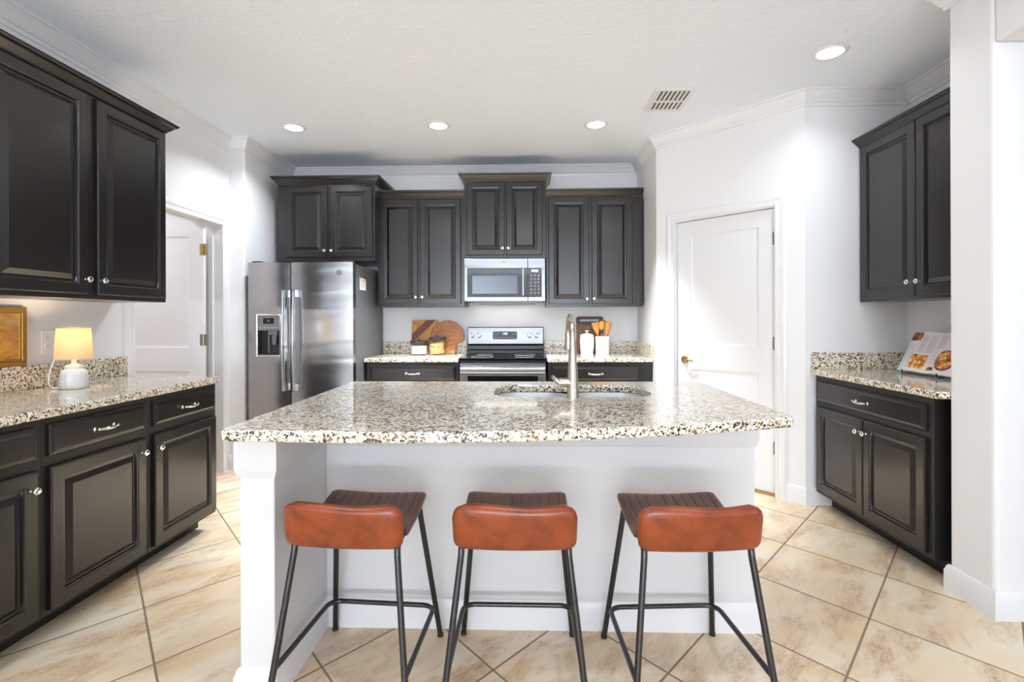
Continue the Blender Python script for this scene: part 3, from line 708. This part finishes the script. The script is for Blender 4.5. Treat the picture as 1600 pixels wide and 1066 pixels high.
# ---------------------------------------------------------------- island
IS = thing('kitchen_island', 'white kitchen island base behind the leather stools', 'kitchen island', (0, 2.2, 0))
iy = -2.2
b = B(); b.box(-.945, -.830, 1.630+iy, 2.740+iy, 0, .877); b.box(-.830, .910, 2.054+iy, 2.094+iy, 0, .877); b.box(.870, .910, 2.094+iy, 2.740+iy, 0, .877)
b.build('body', 'island', IS, bevel=.004)
ip = [(-.945, 2.740+iy), (-.945, 1.630+iy), (-.830, 1.630+iy), (-.830, 2.054+iy), (.910, 2.054+iy), (.910, 2.740+iy)]
B().sweep(ip, [(0, .738), (.003, .740), (.008, .752), (.013, .768), (.013, .876), (0, .876)]).build('trim_band', 'island', IS, smooth=20)
B().sweep(ip, bp).build('base_trim', 'trim', IS, smooth=25)
B().box(-.828, .868, 2.705+iy, 2.738+iy, .10, .876).build('cabinet_front', 'cab', IS)
B().box(-.828, .868, 2.650+iy, 2.690+iy, 0, .098).build('toe_kick', 'cabdark', IS)
# top with sink cut-out
SX0, SX1, SY0, SY1 = -.155, .560, 2.225, 2.610
front = [(-.962, 1.560), (-.955, 1.545), (-.935, 1.538), (-.776, 1.531), (-.593, 1.523), (-.397, 1.522), (-.220, 1.530), (-.048, 1.545), (.150, 1.572), (.354, 1.609), (.500, 1.645), (.644, 1.687), (.780, 1.727), (.900, 1.765), (.918, 1.775), (.926, 1.795)]
outer = front + [(.930, 2.745), (.910, 2.765), (-.945, 2.775), (-.965, 2.755)]
hole = rrect(SX0, SX1, SY0, SY1, .11, 8)
bm = bmesh.new()
def loop(pts):
    vs = [bm.verts.new((x, y-2.2, CTOP-CBOT)) for x, y in pts]
    return [bm.edges.new((vs[i], vs[(i+1) % len(vs)])) for i in range(len(vs))]
ee = loop(outer)+loop(hole)
bmesh.ops.triangle_fill(bm, use_beauty=True, edges=ee)
r_ = bmesh.ops.extrude_face_region(bm, geom=bm.faces[:])
bmesh.ops.translate(bm, verts=[v for v in r_['geom'] if isinstance(v, bmesh.types.BMVert)], vec=(0, 0, -(CTOP-CBOT)))
b = B(); b.bm.free(); b.bm = bm
tag(b.build('island_countertop', 'granite', bevel=.009, seg=3, loc=(0, 2.2, CBOT)), 'large speckled granite island countertop with curved front edge', 'countertop')
# sink
SK = thing('sink', 'undermount double bowl stainless sink in the island', 'sink', (.2, 2.42, .690))
def bowl(x0, x1):
    b = B(); rings_ = []
    for ins, zz in ((-.012, .186), (0, .186), (.004, .10), (.012, .03), (.035, .006), (.09, 0)):
        pts = rrect(x0+ins, x1-ins, SY0-.004+ins, SY1+.004-ins, max(.10-ins*.4, .03), 6)
        rings_.append([b.bm.verts.new((x-.2, y-2.42, zz)) for x, y in pts])
    for a, c in zip(rings_, rings_[1:]):
        for k in range(len(a)): b.bm.faces.new((a[k], a[(k+1) % len(a)], c[(k+1) % len(a)], c[k]))
    b.bm.faces.new(rings_[-1])
    o_ = b.build('bowl', 'sinksteel', SK, smooth=60)
    B().lathe([(0, .001), (.042, .001), (.042, .004), (.030, .005), (.026, .003), (0, .003)], 24, T_((x0+x1)/2-.2, 0, 0)).build('drain', 'nickel', o_, smooth=40)
bowl(SX0-.004, .190); bowl(.216, SX1+.004)
# faucet
FC = thing('faucet', 'tall brushed nickel gooseneck faucet beside the island sink', 'faucet', (.195, 2.195, CTOP))
B().lathe([(0, 0), (.027, 0), (.027, .004), (.0255, .010), (.0235, .06), (.021, .12), (.0170, .18), (.0135, .22), (.0114, .26), (0, .26)], 28).build('faucet_body', 'brushnickel', FC, smooth=50)
ang = math.radians(92); dx, dy = math.cos(ang), math.sin(ang); Rr = .085
pts = [(0, 0, .24), (0, 0, .272)]
for i in range(0, 13):
    a = math.pi-math.pi*1.0*i/12; pts.append(((Rr+Rr*math.cos(a))*dx, (Rr+Rr*math.cos(a))*dy, .272+.082*math.sin(a)))
pts += [(2*Rr*dx, 2*Rr*dy, .262)]
B().tube(pts, [.0112]*len(pts), 16).build('spout', 'brushnickel', FC, smooth=60)
b = B(); b.lathe([(0, 0), (.0120, 0), (.013, .006), (.0140, .02), (.0175, .062), (.0195, .078), (.0180, .084), (0, .084)], 20, T_(2*Rr*dx, 2*Rr*dy, .280) @ Matrix.Rotation(math.pi, 4, 'X') @ Matrix.Rotation(.03, 4, 'Y'))
b.build('spray_head', 'brushnickel', FC, smooth=50)
b = B(); b.tube([(-.012, 0, .066), (-.050, .0, .066)], [.0205, .0195], 18); b.tube([(-.050, 0, .066), (-.058, 0, .066)], [.0205, .0205], 18)
vb = b.build('valve_body', 'brushnickel', FC, smooth=40)
B().tube([(-.058, 0, .066), (-.064, 0, .070), (-.074, -.002, .080), (-.084, -.006, .090), (-.089, -.008, .094)], [.015, .013, .009, .008, .0085], 12).build('lever', 'brushnickel', vb, smooth=60)

# ---------------------------------------------------------------- stools
def make_stool(label):
    t = thing('counter_stool', label, 'stool', group='leather counter stools at the island')
    # seat shell: profile runs from front lip back and up into the low back
    hw = .192
    def shell(name, mat, prof, thick, wf, channels, nu=112):
        b = B(); top = []; bot = []
        n = len(prof)
        for j, (y, zc) in enumerate(prof):
            a = prof[max(j-1, 0)]; c = prof[min(j+1, n-1)]
            d = Vector((c[0]-a[0], c[1]-a[1])).normalized(); nn = Vector((d.y, -d.x))   # towards the sitter
            rt, rb = [], []
            for i in range(nu+1):
                u = -1+2*i/nu; w = wf(j/(n-1), u)
                x = u*w
                ef = max(0.0, 1-abs(u)**10) ** .5
                tk = thick*(.35+.65*ef)
                if j == 0 or j == n-1: tk *= .45
                g = 0
                if channels:
                    ph = (x/.034) % 1.0; g = -.0045*max(0, 1-abs(ph-.5)/.12) if .10 < j/(n-1) < .86 else 0
                dz = .010*u*u
                rt.append(b.bm.verts.new((x, y+nn.x*(tk/2+g), zc+nn.y*(tk/2+g)+dz*(1-j/(n-1)))))
                rb.append(b.bm.verts.new((x, y-nn.x*tk/2, zc-nn.y*tk/2+dz*(1-j/(n-1)))))
            top.append(rt); bot.append(rb)
        for j in range(n-1):
            for i in range(nu):
                b.bm.faces.new((top[j][i], top[j][i+1], top[j+1][i+1], top[j+1][i]))
                b.bm.faces.new((bot[j][i], bot[j+1][i], bot[j+1][i+1], bot[j][i+1]))
            b.bm.faces.new((top[j][0], top[j+1][0], bot[j+1][0], bot[j][0])); b.bm.faces.new((top[j][nu], bot[j][nu], bot[j+1][nu], top[j+1][nu]))
        for i in range(nu):
            b.bm.faces.new((top[0][i], bot[0][i], bot[0][i+1], top[0][i+1])); b.bm.faces.new((top[-1][i], top[-1][i+1], bot[-1][i+1], bot[-1][i]))
        return b.build(name, mat, t, smooth=70)
    sp = [(.165, .566), (.160, .576), (.150, .580)] + [(.140-.26*i/14, .581-.028*math.sin(math.pi*.62*i/14)-.004*i/14) for i in range(15)]
    def wseat(v, u):
        e_ = v*17
        r = 1.0
        if v < .18: r = 1-.22*(1-v/.18)**2.2
        return hw*(.955+.045*v)*r
    shell('seat', 'brown', sp, .024, wseat, True)
    # low back: padded slab curved up from the seat's rear
    b = B(); nu, nv = 30, 14; F, Bk = [], []
    bw, z0, z1, cr, tk = .199, .527, .672, .046, .034
    for j in range(nv+1):
        v = j/nv; zz = z0+(z1-z0)*v; rf, rb = [], []
        for i in range(nu+1):
            u = -1+2*i/nu
            # rounded-rectangle half width at this height
            dtop = zz-(z1-cr); dbot = (z0+.030)-zz
            wv = bw
            if dtop > 0: wv = bw-cr+math.sqrt(max(cr*cr-dtop*dtop, 0))
            elif dbot > 0: wv = bw-.030+math.sqrt(max(.03*.03-dbot*dbot, 0))
            wv *= .975+.025*v
            x = u*wv
            ef = (max(0, 1-abs(u)**8)*max(0, 1-abs(2*v-1)**7))**.5
            y0 = -.172-.016*v-.012*(1-u*u)
            hh = tk/2*ef+.003
            sag = -.004*math.sin(3.1*u+.6)*(v if v > .8 else 0)
            rf.append(b.bm.verts.new((x, y0+hh, zz+sag))); rb.append(b.bm.verts.new((x, y0-hh, zz+sag)))
        F.append(rf); Bk.append(rb)
    for j in range(nv):
        for i in range(nu):
            b.bm.faces.new((F[j][i], F[j+1][i], F[j+1][i+1], F[j][i+1])); b.bm.faces.new((Bk[j][i], Bk[j][i+1], Bk[j+1][i+1], Bk[j+1][i]))
        b.bm.faces.new((F[j][0], Bk[j][0], Bk[j+1][0], F[j+1][0])); b.bm.faces.new((F[j][nu], F[j+1][nu], Bk[j+1][nu], Bk[j][nu]))
    for i in range(nu):
        b.bm.faces.new((F[0][i], F[0][i+1], Bk[0][i+1], Bk[0][i])); b.bm.faces.new((F[-1][i], Bk[-1][i], Bk[-1][i+1], F[-1][i+1]))
    bmesh.ops.remove_doubles(b.bm, verts=b.bm.verts[:], dist=1e-5)
    bk = b.build('backrest', 'tan', t, smooth=75); bk['label'] = 'tan leather backrest'
    # piping seam along the top rear edge of the back
    seam = []
    for i in range(31):
        u = -.94+1.88*i/30; x = u*bw; k_ = max(0, abs(x)-(bw-cr)); zz = z1-cr+math.sqrt(max(cr*cr-k_*k_, 0))-.005
        v = (zz-z0)/(z1-z0); ue = min(1, abs(x)/bw*(1.0 if k_ == 0 else bw/(bw-cr+math.sqrt(max(cr*cr-(zz-(z1-cr))**2, 1e-9)))))
        ef = (max(0, 1-ue**8)*max(0, 1-abs(2*v-1)**7))**.5
        seam.append((x, -.172-.016*v-.012*(1-u*u)-(tk/2*ef+.003)*.55, zz-.004*math.sin(3.1*u+.6)*(v if v > .8 else 0)+.001))
    B().tube(seam, .0028, 6).build('piping', 'tan', bk, smooth=60)
    R_ = .0105
    def leg(sx, near):
        if near: P_ = [(sx*.168, -.080, .541), (sx*.170, -.135, .539), (sx*.1705, -.152, .534), (sx*.1715, -.160, .520), (sx*.1725, -.163, .50), (sx*.228, -.240, .006)]
        else: P_ = [(sx*.160, .050, .543), (sx*.161, .105, .549), (sx*.162, .122, .547), (sx*.1635, .132, .534), (sx*.165, .136, .51), (sx*.216, .234, .006)]
        l = B().tube(P_, R_, 12).build('leg', 'blackmetal', t, smooth=60)
        x, y, _ = P_[-1]; B().lathe([(0, 0), (.0118, 0), (.0118, .012), (.009, .016), (0, .016)], 12, T_(x, y, 0)).build('foot_cap', 'rubber', l, smooth=40)
    for sx in (-1, 1):
        leg(sx, True); leg(sx, False)
        B().tube([(sx*.168, -.082, .541), (sx*.165, -.02, .536), (sx*.160, .052, .543)], R_*.98, 12).build('seat_rail', 'blackmetal', t, smooth=60)
    # footrest: U-shaped rail from rear legs around the front
    zf = .150; pts = [(-.2125, -.222, zf), (-.2080, .135, zf)]
    pts += [(-.2080+.045-.045*math.cos(math.radians(a)), .135+.045*math.sin(math.radians(a)), zf) for a in (20, 40, 60, 80, 90)]
    pts += [(-x, y, z_) for x, y, z_ in reversed(pts)]
    B().tube(pts, .0090, 12).build('footrest', 'blackmetal', t, smooth=60)
    return t
st = make_stool('tan leather counter stool nearest the white island column')
st.location = (-.579, 1.775, 0); st.rotation_euler = (0, 0, math.radians(-3.6))
s2 = copy_tree(st); s2.location = (-.042, 1.775, 0); s2.rotation_euler = (0, 0, 0); s2['label'] = 'middle tan leather counter stool, standing straight at the island'
s3 = copy_tree(st); s3.location = (.528, 1.780, 0); s3.rotation_euler = (0, 0, math.radians(3.6)); s3['label'] = 'tan leather counter stool on the pantry door side of the island'

# ---------------------------------------------------------------- ceiling fixtures
def downlight(x, y, label, power=16*K_DOWN, grp='recessed ceiling downlights', spread=138):
    t = thing('recessed_downlight', label, 'ceiling light', (x, y, ROOM), group=grp)
    B().lathe([(.066, -.001), (.092, -.001), (.094, -.003), (.090, -.007), (.072, -.010), (.066, -.006)], 32, caps=False).build('trim_ring', 'trim', t, smooth=40)
    B().lathe([(0, -.004), (.066, -.004), (.066, -.001), (0, -.001)], 32).build('lens', 'led', t)
    l = bpy.data.lights.new('downlight_lamp', 'AREA'); l.shape = 'DISK'; l.size = .13; l.energy = power; l.color = (.88, .95, 1); l.spread = math.radians(spread)
    lo = bpy.data.objects.new('downlight_lamp', l); COL.objects.link(lo); lo.parent = t; lo.location = (0, 0, -.014)
downlight(-1.839, 3.937, 'round ceiling downlight closest to the refrigerator alcove', 15*K_DOWN)
downlight(-.692, 3.941, 'round ceiling downlight in the middle of the row, before the range', 47*K_DOWN, spread=78)
downlight(.539, 3.963, 'round ceiling downlight beside the ceiling vent', 23*K_DOWN, spread=66)
downlight(1.731, 2.937, 'largest round ceiling downlight, before the cookbook niche', 4.5*K_DOWN)
for x, y in ((-1.30, 1.05), (-.05, 1.05), (1.20, 1.05)):  # unseen downlights added to light the kitchen from the camera side
    downlight(x, y, 'added unseen ceiling downlight over the dining side, behind the stools', 20*K_DOWN2, 'added downlights over the dining side', 172)
l = bpy.data.lights.new('laundry_fill', 'AREA'); l.shape = 'DISK'; l.size = .3; l.energy = 13; l.color = (1, .97, .94)  # fill light added without a fixture, brightens the open door leaf
lo = bpy.data.objects.new('laundry_fill', l); COL.objects.link(lo); lo.location = (-3.4, 3.0, ROOM-.02)
VT = thing('ceiling_vent', 'white louvred air vent in the ceiling', 'vent', (.985, 3.545, ROOM))
b = B(); b.box(-.135, .135, -.180, -.150, -.008, -.001); b.box(-.135, .135, .150, .180, -.008, -.001); b.box(-.135, -.105, -.150, .150, -.008, -.001); b.box(.105, .135, -.150, .150, -.008, -.001); b.box(-.105, .105, .005, .030, -.007, -.001)
b.build('vent_frame', 'trim', VT, bevel=.002)
B().box(-.105, .105, -.150, .150, -.0022, -.0012).build('duct_backing', 'slot', VT)
for i in range(7):
    x = -.095+i*.030
    for y0, y1 in ((-.148, .004), (.031, .148)):
        B().box(-.0075, .0075, y0, y1, -.0008, .0008, T_(x, 0, -.0055) @ Matrix.Rotation(.35, 4, 'Y')).build('louvre', 'trim', VT)

# ---------------------------------------------------------------- things on the lamp counter
LP = thing('table_lamp', 'small lit table lamp with ribbed white ceramic base', 'lamp', (-2.275, 2.468, CTOP+.001))
b = B(); pr = [(0, 0), (.050, 0), (.055, .005), (.0585, .022), (.056, .065), (.051, .090), (.040, .096), (.037, .101), (.038, .109), (.033, .116), (.018, .122), (.012, .124), (.012, .140), (0, .140)]
b.lathe(pr, 56)
for v in b.bm.verts:
    r = math.hypot(v.co.x, v.co.y)
    if .004 < v.co.z < .088 and r > .045:
        a = math.atan2(v.co.y, v.co.x); k = 1-.055*(.5-.5*math.cos(14*a)); v.co.x *= k; v.co.y *= k
b.build('lamp_base', 'lampceramic', LP, smooth=60)
b = B(); b.tube([(0, 0, .139), (0, 0, .165)], .009, 10); b.build('socket', 'plastic', LP)
b = B(); b.lathe([(.0775, .148), (.0675, .304), (.0660, .304), (.0760, .148)], 40, caps=False); b.bm.faces.ensure_lookup_table()
sh = b.build('lamp_shade', 'shade', LP, smooth=40); sh['label'] = 'glowing cream fabric lamp shade'
b = B(); b.tube([(.0675*math.cos(a), .0675*math.sin(a), .304) for a in [2*math.pi*i/36 for i in range(36)]], .0014, 6, closed=True); b.build('shade_rim', 'goldframe', LP, smooth=60)
B().lathe([(0, .165), (.012, .166), (.016, .185), (.026, .205), (.028, .222), (.020, .242), (0, .250)], 18).build('bulb', emit('warm_bulb', (1, .75, .45, 1), 6.0), LP, smooth=60)
B().tube([(-.045, -.030, .006), (-.060, -.040, .006), (-.078, -.046, .012), (-.086, -.048, .04), (-.082, -.044, .09), (-.070, -.036, .140), (-.052, -.026, .165)], .0024, 8).build('cord', 'plastic', LP, smooth=60)
l = bpy.data.lights.new('lamp_bulb', 'POINT'); l.energy = 3.6; l.color = (1, .80, .58); l.shadow_soft_size = .03
lo = bpy.data.objects.new('lamp_bulb', l); COL.objects.link(lo); lo.parent = LP; lo.location = (0, 0, .262)
PF = thing('framed_picture', 'gold framed amber picture standing on the backsplash by the lamp', 'picture', (XL+.003, 2.27, 1.033))
b = B(); wy, hz, fwid = .172, .290, .024
b.sweep([(0, 0)], []) if False else None
for (y0, y1, z0_, z1_) in ((-wy, wy, 0, fwid), (-wy, wy, hz-fwid, hz), (-wy, -wy+fwid, fwid, hz-fwid), (wy-fwid, wy, fwid, hz-fwid)): b.box(0, .018, y0, y1, z0_, z1_)
b.build('frame', 'goldframe', PF, bevel=.003)
b = B(); g_ = fwid+.010
for (y0, y1, z0_, z1_) in ((-wy+fwid, wy-fwid, fwid, g_), (-wy+fwid, wy-fwid, hz-g_, hz-fwid), (-wy+fwid, -wy+g_, g_, hz-g_), (wy-g_, wy-fwid, g_, hz-g_)): b.box(.002, .013, y0, y1, z0_, z1_)
b.build('inner_liner', 'goldframe', PF, bevel=.002)
B().box(.002, .010, -wy+g_, wy-g_, g_, hz-g_).build('picture', 'art', PF)
OT = thing('wall_outlet', 'white double wall outlet behind the lamp', 'outlet', (XL+.001, 2.590, 1.143))
B().box(0, .006, -.060, .060, -.063, .063).build('cover_plate', 'plastic', OT, bevel=.003)
for y in (-.028, .028):
    for zz in (-.022, .022):
        r_ = B().prism(rrect(y-.016, y+.016, zz-.014, zz+.014, .006), .0062, .009, 'x').build('receptacle', 'plastic', OT)
        b = B(); b.box(.009, .0094, y-.008, y-.006, zz-.003, zz+.006); b.box(.009, .0094, y+.006, y+.008, zz-.003, zz+.006); b.box(.009, .0094, y-.002, y+.002, zz-.010, zz-.006); b.build('slot', 'slot', r_)

# ---------------------------------------------------------------- things by the range
def lean(o, deg): o.rotation_euler = (math.radians(-deg), 0, 0)
YW = YB-.022
t = thing('cutting_board', 'square cutting board with diagonal dark stripe behind the jars', 'cutting board', (-1.017, YW-.066, CTOP+.003)); lean(t, 9)
b = B(); b.prism(rrect(-.132, .132, 0, .335, .010, 3), 0, .020, 'y'); b.build('board', 'stripeboard', t, bevel=.003)
B().lathe([(0, 0), (.008, 0), (.008, .0008), (0, .0008)], 14, T_(-.108, -.0001, .300) @ RX).build('hang_hole', 'slot', t)
t = thing('cutting_board', 'round headed wooden paddle board with its handle down', 'cutting board', (-.792, YW-.088, CTOP+.003)); lean(t, 9)
head = arc(0, .165, .168, -8, 188, 30)
poly = head + [(-.135, .120), (-.100, .095), (-.085, .060), (-.082, 0), (.082, 0), (.085, .060), (.100, .095), (.135, .120)]
B().prism(poly, 0, .018, 'y').build('board', 'acacia', t, bevel=.004)
def glass_jar(label, x, y, h, r, lidh, fill, ztop):
    t = thing('glass_jar', label, 'jar', (x, y, CTOP+.001))
    B().lathe([(r*.94, 0), (r, .006), (r, h*.86), (r*.93, h*.95), (r*.88, h), (r*.86, h), (r*.91, h*.94), (r*.965, h*.86), (r*.965, .008), (0, .006)], 32).build('jar_body', 'glass', t, smooth=40)
    lid = B().lathe([(0, h+.001), (r*.96, h+.001), (r*.97, h+.004), (r*.97, h+lidh), (r*.93, h+lidh+.003), (0, h+lidh+.003)], 32).build('lid', 'blackwood', t, smooth=40)
    B().lathe([(0, h+lidh+.0035), (.006, h+lidh+.0035), (.005, h+lidh+.008), (.011, h+lidh+.013), (.010, h+lidh+.019), (0, h+lidh+.021)], 16).build('lid_knob', 'blackwood', lid, smooth=50)
    if fill == 'sugar':
        B().lathe([(0, .008), (r*.95, .009), (r*.95, ztop), (r*.6, ztop+.004), (0, ztop+.006)], 32).build('sugar', 'sugar', t, smooth=40)
    else:
        b = B(); rnd = random.Random(3)
        for k in range(230):
            a = rnd.uniform(0, 2*math.pi); rr = r*.93*math.sqrt(rnd.uniform(.35, 1))-.010; zz = rnd.uniform(.014, ztop)
            c = Vector((rr*math.cos(a), rr*math.sin(a), zz)); d = Euler((rnd.uniform(0, 6), rnd.uniform(0, 6), rnd.uniform(0, 6))).to_matrix()
            b.tube([c+d @ Vector((.010*math.cos(q_), .010*math.sin(q_), 0)) for q_ in (-.9, -.3, .3, .9, 1.6)], .0048, 6)
        b.lathe([(0, .009), (r*.72, .010), (r*.72, ztop-.006), (0, ztop-.004)], 16)
        o_ = b.build('pasta', 'pasta', t, smooth=60); o_['kind'] = 'stuff'
glass_jar('low glass jar of white sugar with black lid', -1.045, YW-.185, .108, .086, .024, 'sugar', .085)
glass_jar('taller glass jar of yellow pasta with black lid', -.868, YW-.185, .142, .082, .024, 'pasta', .118)
t = thing('cutting_board', 'brown cutting board with slotted handle behind the white crock', 'cutting board', (.615, YW-.066, CTOP+.003)); lean(t, 9)
bm = bmesh.new()
def lp(pts):
    vs = [bm.verts.new((x, 0, z_)) for x, z_ in pts]; return [bm.edges.new((vs[i], vs[(i+1) % len(vs)])) for i in range(len(vs))]
bmesh.ops.triangle_fill(bm, use_beauty=True, edges=lp(rrect(-.133, .133, .285, .365, .024)) + lp(rrect(-.098, .098, .316, .340, .0119)))
r_ = bmesh.ops.extrude_face_region(bm, geom=bm.faces[:]); bmesh.ops.translate(bm, verts=[v for v in r_['geom'] if isinstance(v, bmesh.types.BMVert)], vec=(0, .02, 0))
b = B(); b.bm.free(); b.bm = bm; b.build('handle', 'walnutdark', t, bevel=.003)
B().prism([(-.133, 0), (.133, 0), (.133, .2849), (-.133, .2849)], 0, .02, 'y').build('board', 'walnut', t, bevel=.002)
t = thing('canister', 'white lidded ceramic canister with raised bands behind the faucet', 'canister', (.566, YW-.190, CTOP+.001))
B().lathe([(0, 0), (.062, 0), (0.0598, .004), (0.0581, .020), (0.0616, .026), (0.0651, .060), (0.0669, .064), (0.0651, .068), (0.0678, .110), (0.0695, .114), (0.0678, .118), (0.0669, .160), (0.0616, .172), (0, .172)], 36).build('canister_body', 'ceramic', t, smooth=35)
lid = B().lathe([(0, .1725), (0.0651, .1725), (0.0660, .178), (0.0581, .190), (0.0264, .200), (0, .203)], 36).build('lid', 'ceramic', t, smooth=40)
B().lathe([(0, .2025), (0.0088, .2025), (0.0079, .212), (0.0176, .222), (0.0167, .229), (0, .231)], 20).build('lid_knob', 'ceramic', lid, smooth=40)
cxx, cyy = .712, YW-.190
t = thing('utensil_crock', 'white ceramic crock full of wooden utensils', 'crock', (cxx, cyy, CTOP+.001))
b = B(); b.lathe([(0, 0), (.062, 0), (.066, .006), (.066, .148), (.069, .152), (.069, .170), (.066, .174), (.062, .170), (.062, .150), (.060, .010), (0, .008)], 36); b.build('crock_body', 'ceramic', t, smooth=35)
spec = [('wooden_spatula', -.040, -.010, -.30, -.05, 'wide wooden spatula leaning towards the canister in the crock', .038, .30),
        ('wooden_spoon', -.012, -.022, -.05, -.10, 'wooden spoon standing upright at the front of the crock', .026, .31),
        ('wooden_spoon', .012, .018, .10, .05, 'wooden spoon at the back of the crock', .024, .32),
        ('wooden_spatula', .028, -.012, .22, -.05, 'slim wooden spatula leaning outward in the crock', .022, .305),
        ('wooden_spatula', .044, .010, .36, .02, 'wooden spatula leaning furthest out of the crock', .020, .295)]
for nm, ox, oy, tx, ty, lab, hw_, L in spec:
    t = thing(nm, lab, 'utensil', (cxx+ox*.35, cyy+oy*.6, CTOP+.014)); t.rotation_euler = (-ty, tx*.62, 0)
    B().tube([(0, 0, 0), (0, 0, L*.6)], [.0055, .0065], 10).build('handle', 'beech', t, smooth=60)
    b = B()
    if nm == 'wooden_spoon':
        hh = .075; zc_ = L-.045
        for k in range(1): b.lathe([(0, -1), (.5, -.85), (.85, -.45), (1, 0), (.85, .5), (.5, .85), (0, 1)], 18, T_(0, 0, zc_) @ Matrix.Diagonal((hw_, .008, hh*.62, 1)))
    else:
        b.prism([(-.007, L*.59), (.007, L*.59), (hw_*.8, L-.055), (hw_, L-.004), (hw_*.8, L), (-hw_*.8, L), (-hw_, L-.004), (-hw_*.8, L-.055)], -.003, .003, 'y')
    b.build('head', 'beech', t, smooth=50, bevel=.0015 if nm != 'wooden_spoon' else 0)

# ---------------------------------------------------------------- cookbook on its stand (faces -X, leaning towards the wall)
ST = thing('book_stand', 'black wire easel stand under the open cookbook', 'book stand', (2.34, 3.03, CTOP))
b = B()
for y in (-.13, .13):
    b.tube([(-.050, y, .022), (-.052, y, .004), (-.020, y, .004), (.0, y, .010), (.105, y, .235)], .0028, 8)
    b.tube([(-.052, y, .004), (-.054, y, .030)], .0028, 8)
    b.tube([(.085, y*.6, .190), (.140, y*.6, .004)], .0028, 8)
b.tube([(-.020, -.13, .004), (-.020, .13, .004)], .0028, 8); b.tube([(.070, -.13, .160), (.070, .13, .160)], .0028, 8); b.tube([(.140, -.08, .004), (.140, .08, .004)], .0028, 8)
b.build('wire_frame', 'blackmetal', ST, smooth=60)
for y in (-.13, .13): B().lathe([(0, -.0038), (.004, -.002), (.005, .002), (.003, .006), (0, .007)], 10, T_(-.056, y, .0045)).build('foot_ball', 'brass', ST, smooth=60)
BK = thing('cookbook', 'open cookbook with food photos propped on the wire stand', 'book', (2.322, 3.03, CTOP+.014))
BK.rotation_euler = (0, math.radians(26), 0)      # local z is up the page, local -x faces the room, +y is the far page
Hh, Wp = .262, .215
def page_surface(sgn, off):
    pts = []
    for i in range(13):
        u = i/12; pts.append((sgn*u*Wp, -.004-.016*math.sin(math.pi*min(1, u*1.15))*(1-u*.35)-off))
    return pts
for sgn, lab in ((1, 'far'), (-1, 'near')):
    s_ = page_surface(sgn, 0)
    B().prism([(y, x) for y, x in [(p_[0], p_[1]) for p_ in s_]] and [(x, y) for y, x in s_]+[(-.001, s_[-1][0]), (-.001, 0)], 0, Hh).build('page_block', 'page', BK, smooth=40)
B().box(.0, .003, -Wp-.004, Wp+.004, -.004, Hh+.004).build('cover', 'cover', BK, bevel=.001)
def on_page(name, mat, y0, y1, z0_, z1_, off=.0006, poly=None):
    sgn = 1 if y0+y1 > 0 else -1; b = B(); n = 8; rows = []
    def xs(y):
        u = abs(y)/Wp; return -.004-.016*math.sin(math.pi*min(1, u*1.15))*(1-u*.35)-off
    if poly is None:
        for i in range(n+1):
            y = y0+(y1-y0)*i/n; rows.append((b.bm.verts.new((xs(y), y, z0_)), b.bm.verts.new((xs(y), y, z1_))))
        for a, c in zip(rows, rows[1:]): b.bm.faces.new((a[0], c[0], c[1], a[1]))
    else: b.bm.faces.new([b.bm.verts.new((xs(y), y, z_)) for y, z_ in poly])
    return b.build(name, mat, BK)
on_page('pale_margin', 'pageblue', .182, .2145, .001, Hh-.001)
on_page('photo', 'fooddark', .125, .2140, .205, Hh-.002, .0010)
on_page('photo', 'food', .020, .140, .022, .112, .0010)
on_page('photo', 'fooddark', -.060, -.005, .020, .040, .0010)
yc, zc_, rr = -.115, .085, .062
def round_photo(name, mat, yc, zc, rr, off):
    b = B(); n = 18; rows = []
    for i in range(n+1):
        y = yc-rr+2*rr*i/n; h_ = math.sqrt(max(rr*rr-(y-yc)**2, 1e-8)); u = abs(y)/Wp
        x = -.004-.016*math.sin(math.pi*min(1, u*1.15))*(1-u*.35)-off
        rows.append([b.bm.verts.new((x, y, zc-h_)), b.bm.verts.new((x, y, zc+h_))])
    for p_, q_ in zip(rows, rows[1:]): b.bm.faces.new((p_[0], q_[0], q_[1], p_[1]))
    return b.build(name, mat, BK)
round_photo('photo', 'fooddark', -.112, .088, .064, .0010)
round_photo('photo', 'food', -.112, .088, .052, .0014)
for col_, (ya, yb) in enumerate(((.012, .062), (.070, .120))):
    for k in range(13): on_page('text_line', 'ink', ya, yb-.012*((k*5+col_) % 4)/3, .130+k*.0085, .1318+k*.0085, .0008)
for k in range(12): on_page('text_line', 'ink', .146, .176-.008*(k % 3)/2, .030+k*.013, .0318+k*.013, .0008)
for k in range(7): on_page('text_line', 'ink', -.075+.01*(k % 2), -.015, .165+k*.011, .1668+k*.011, .0008)
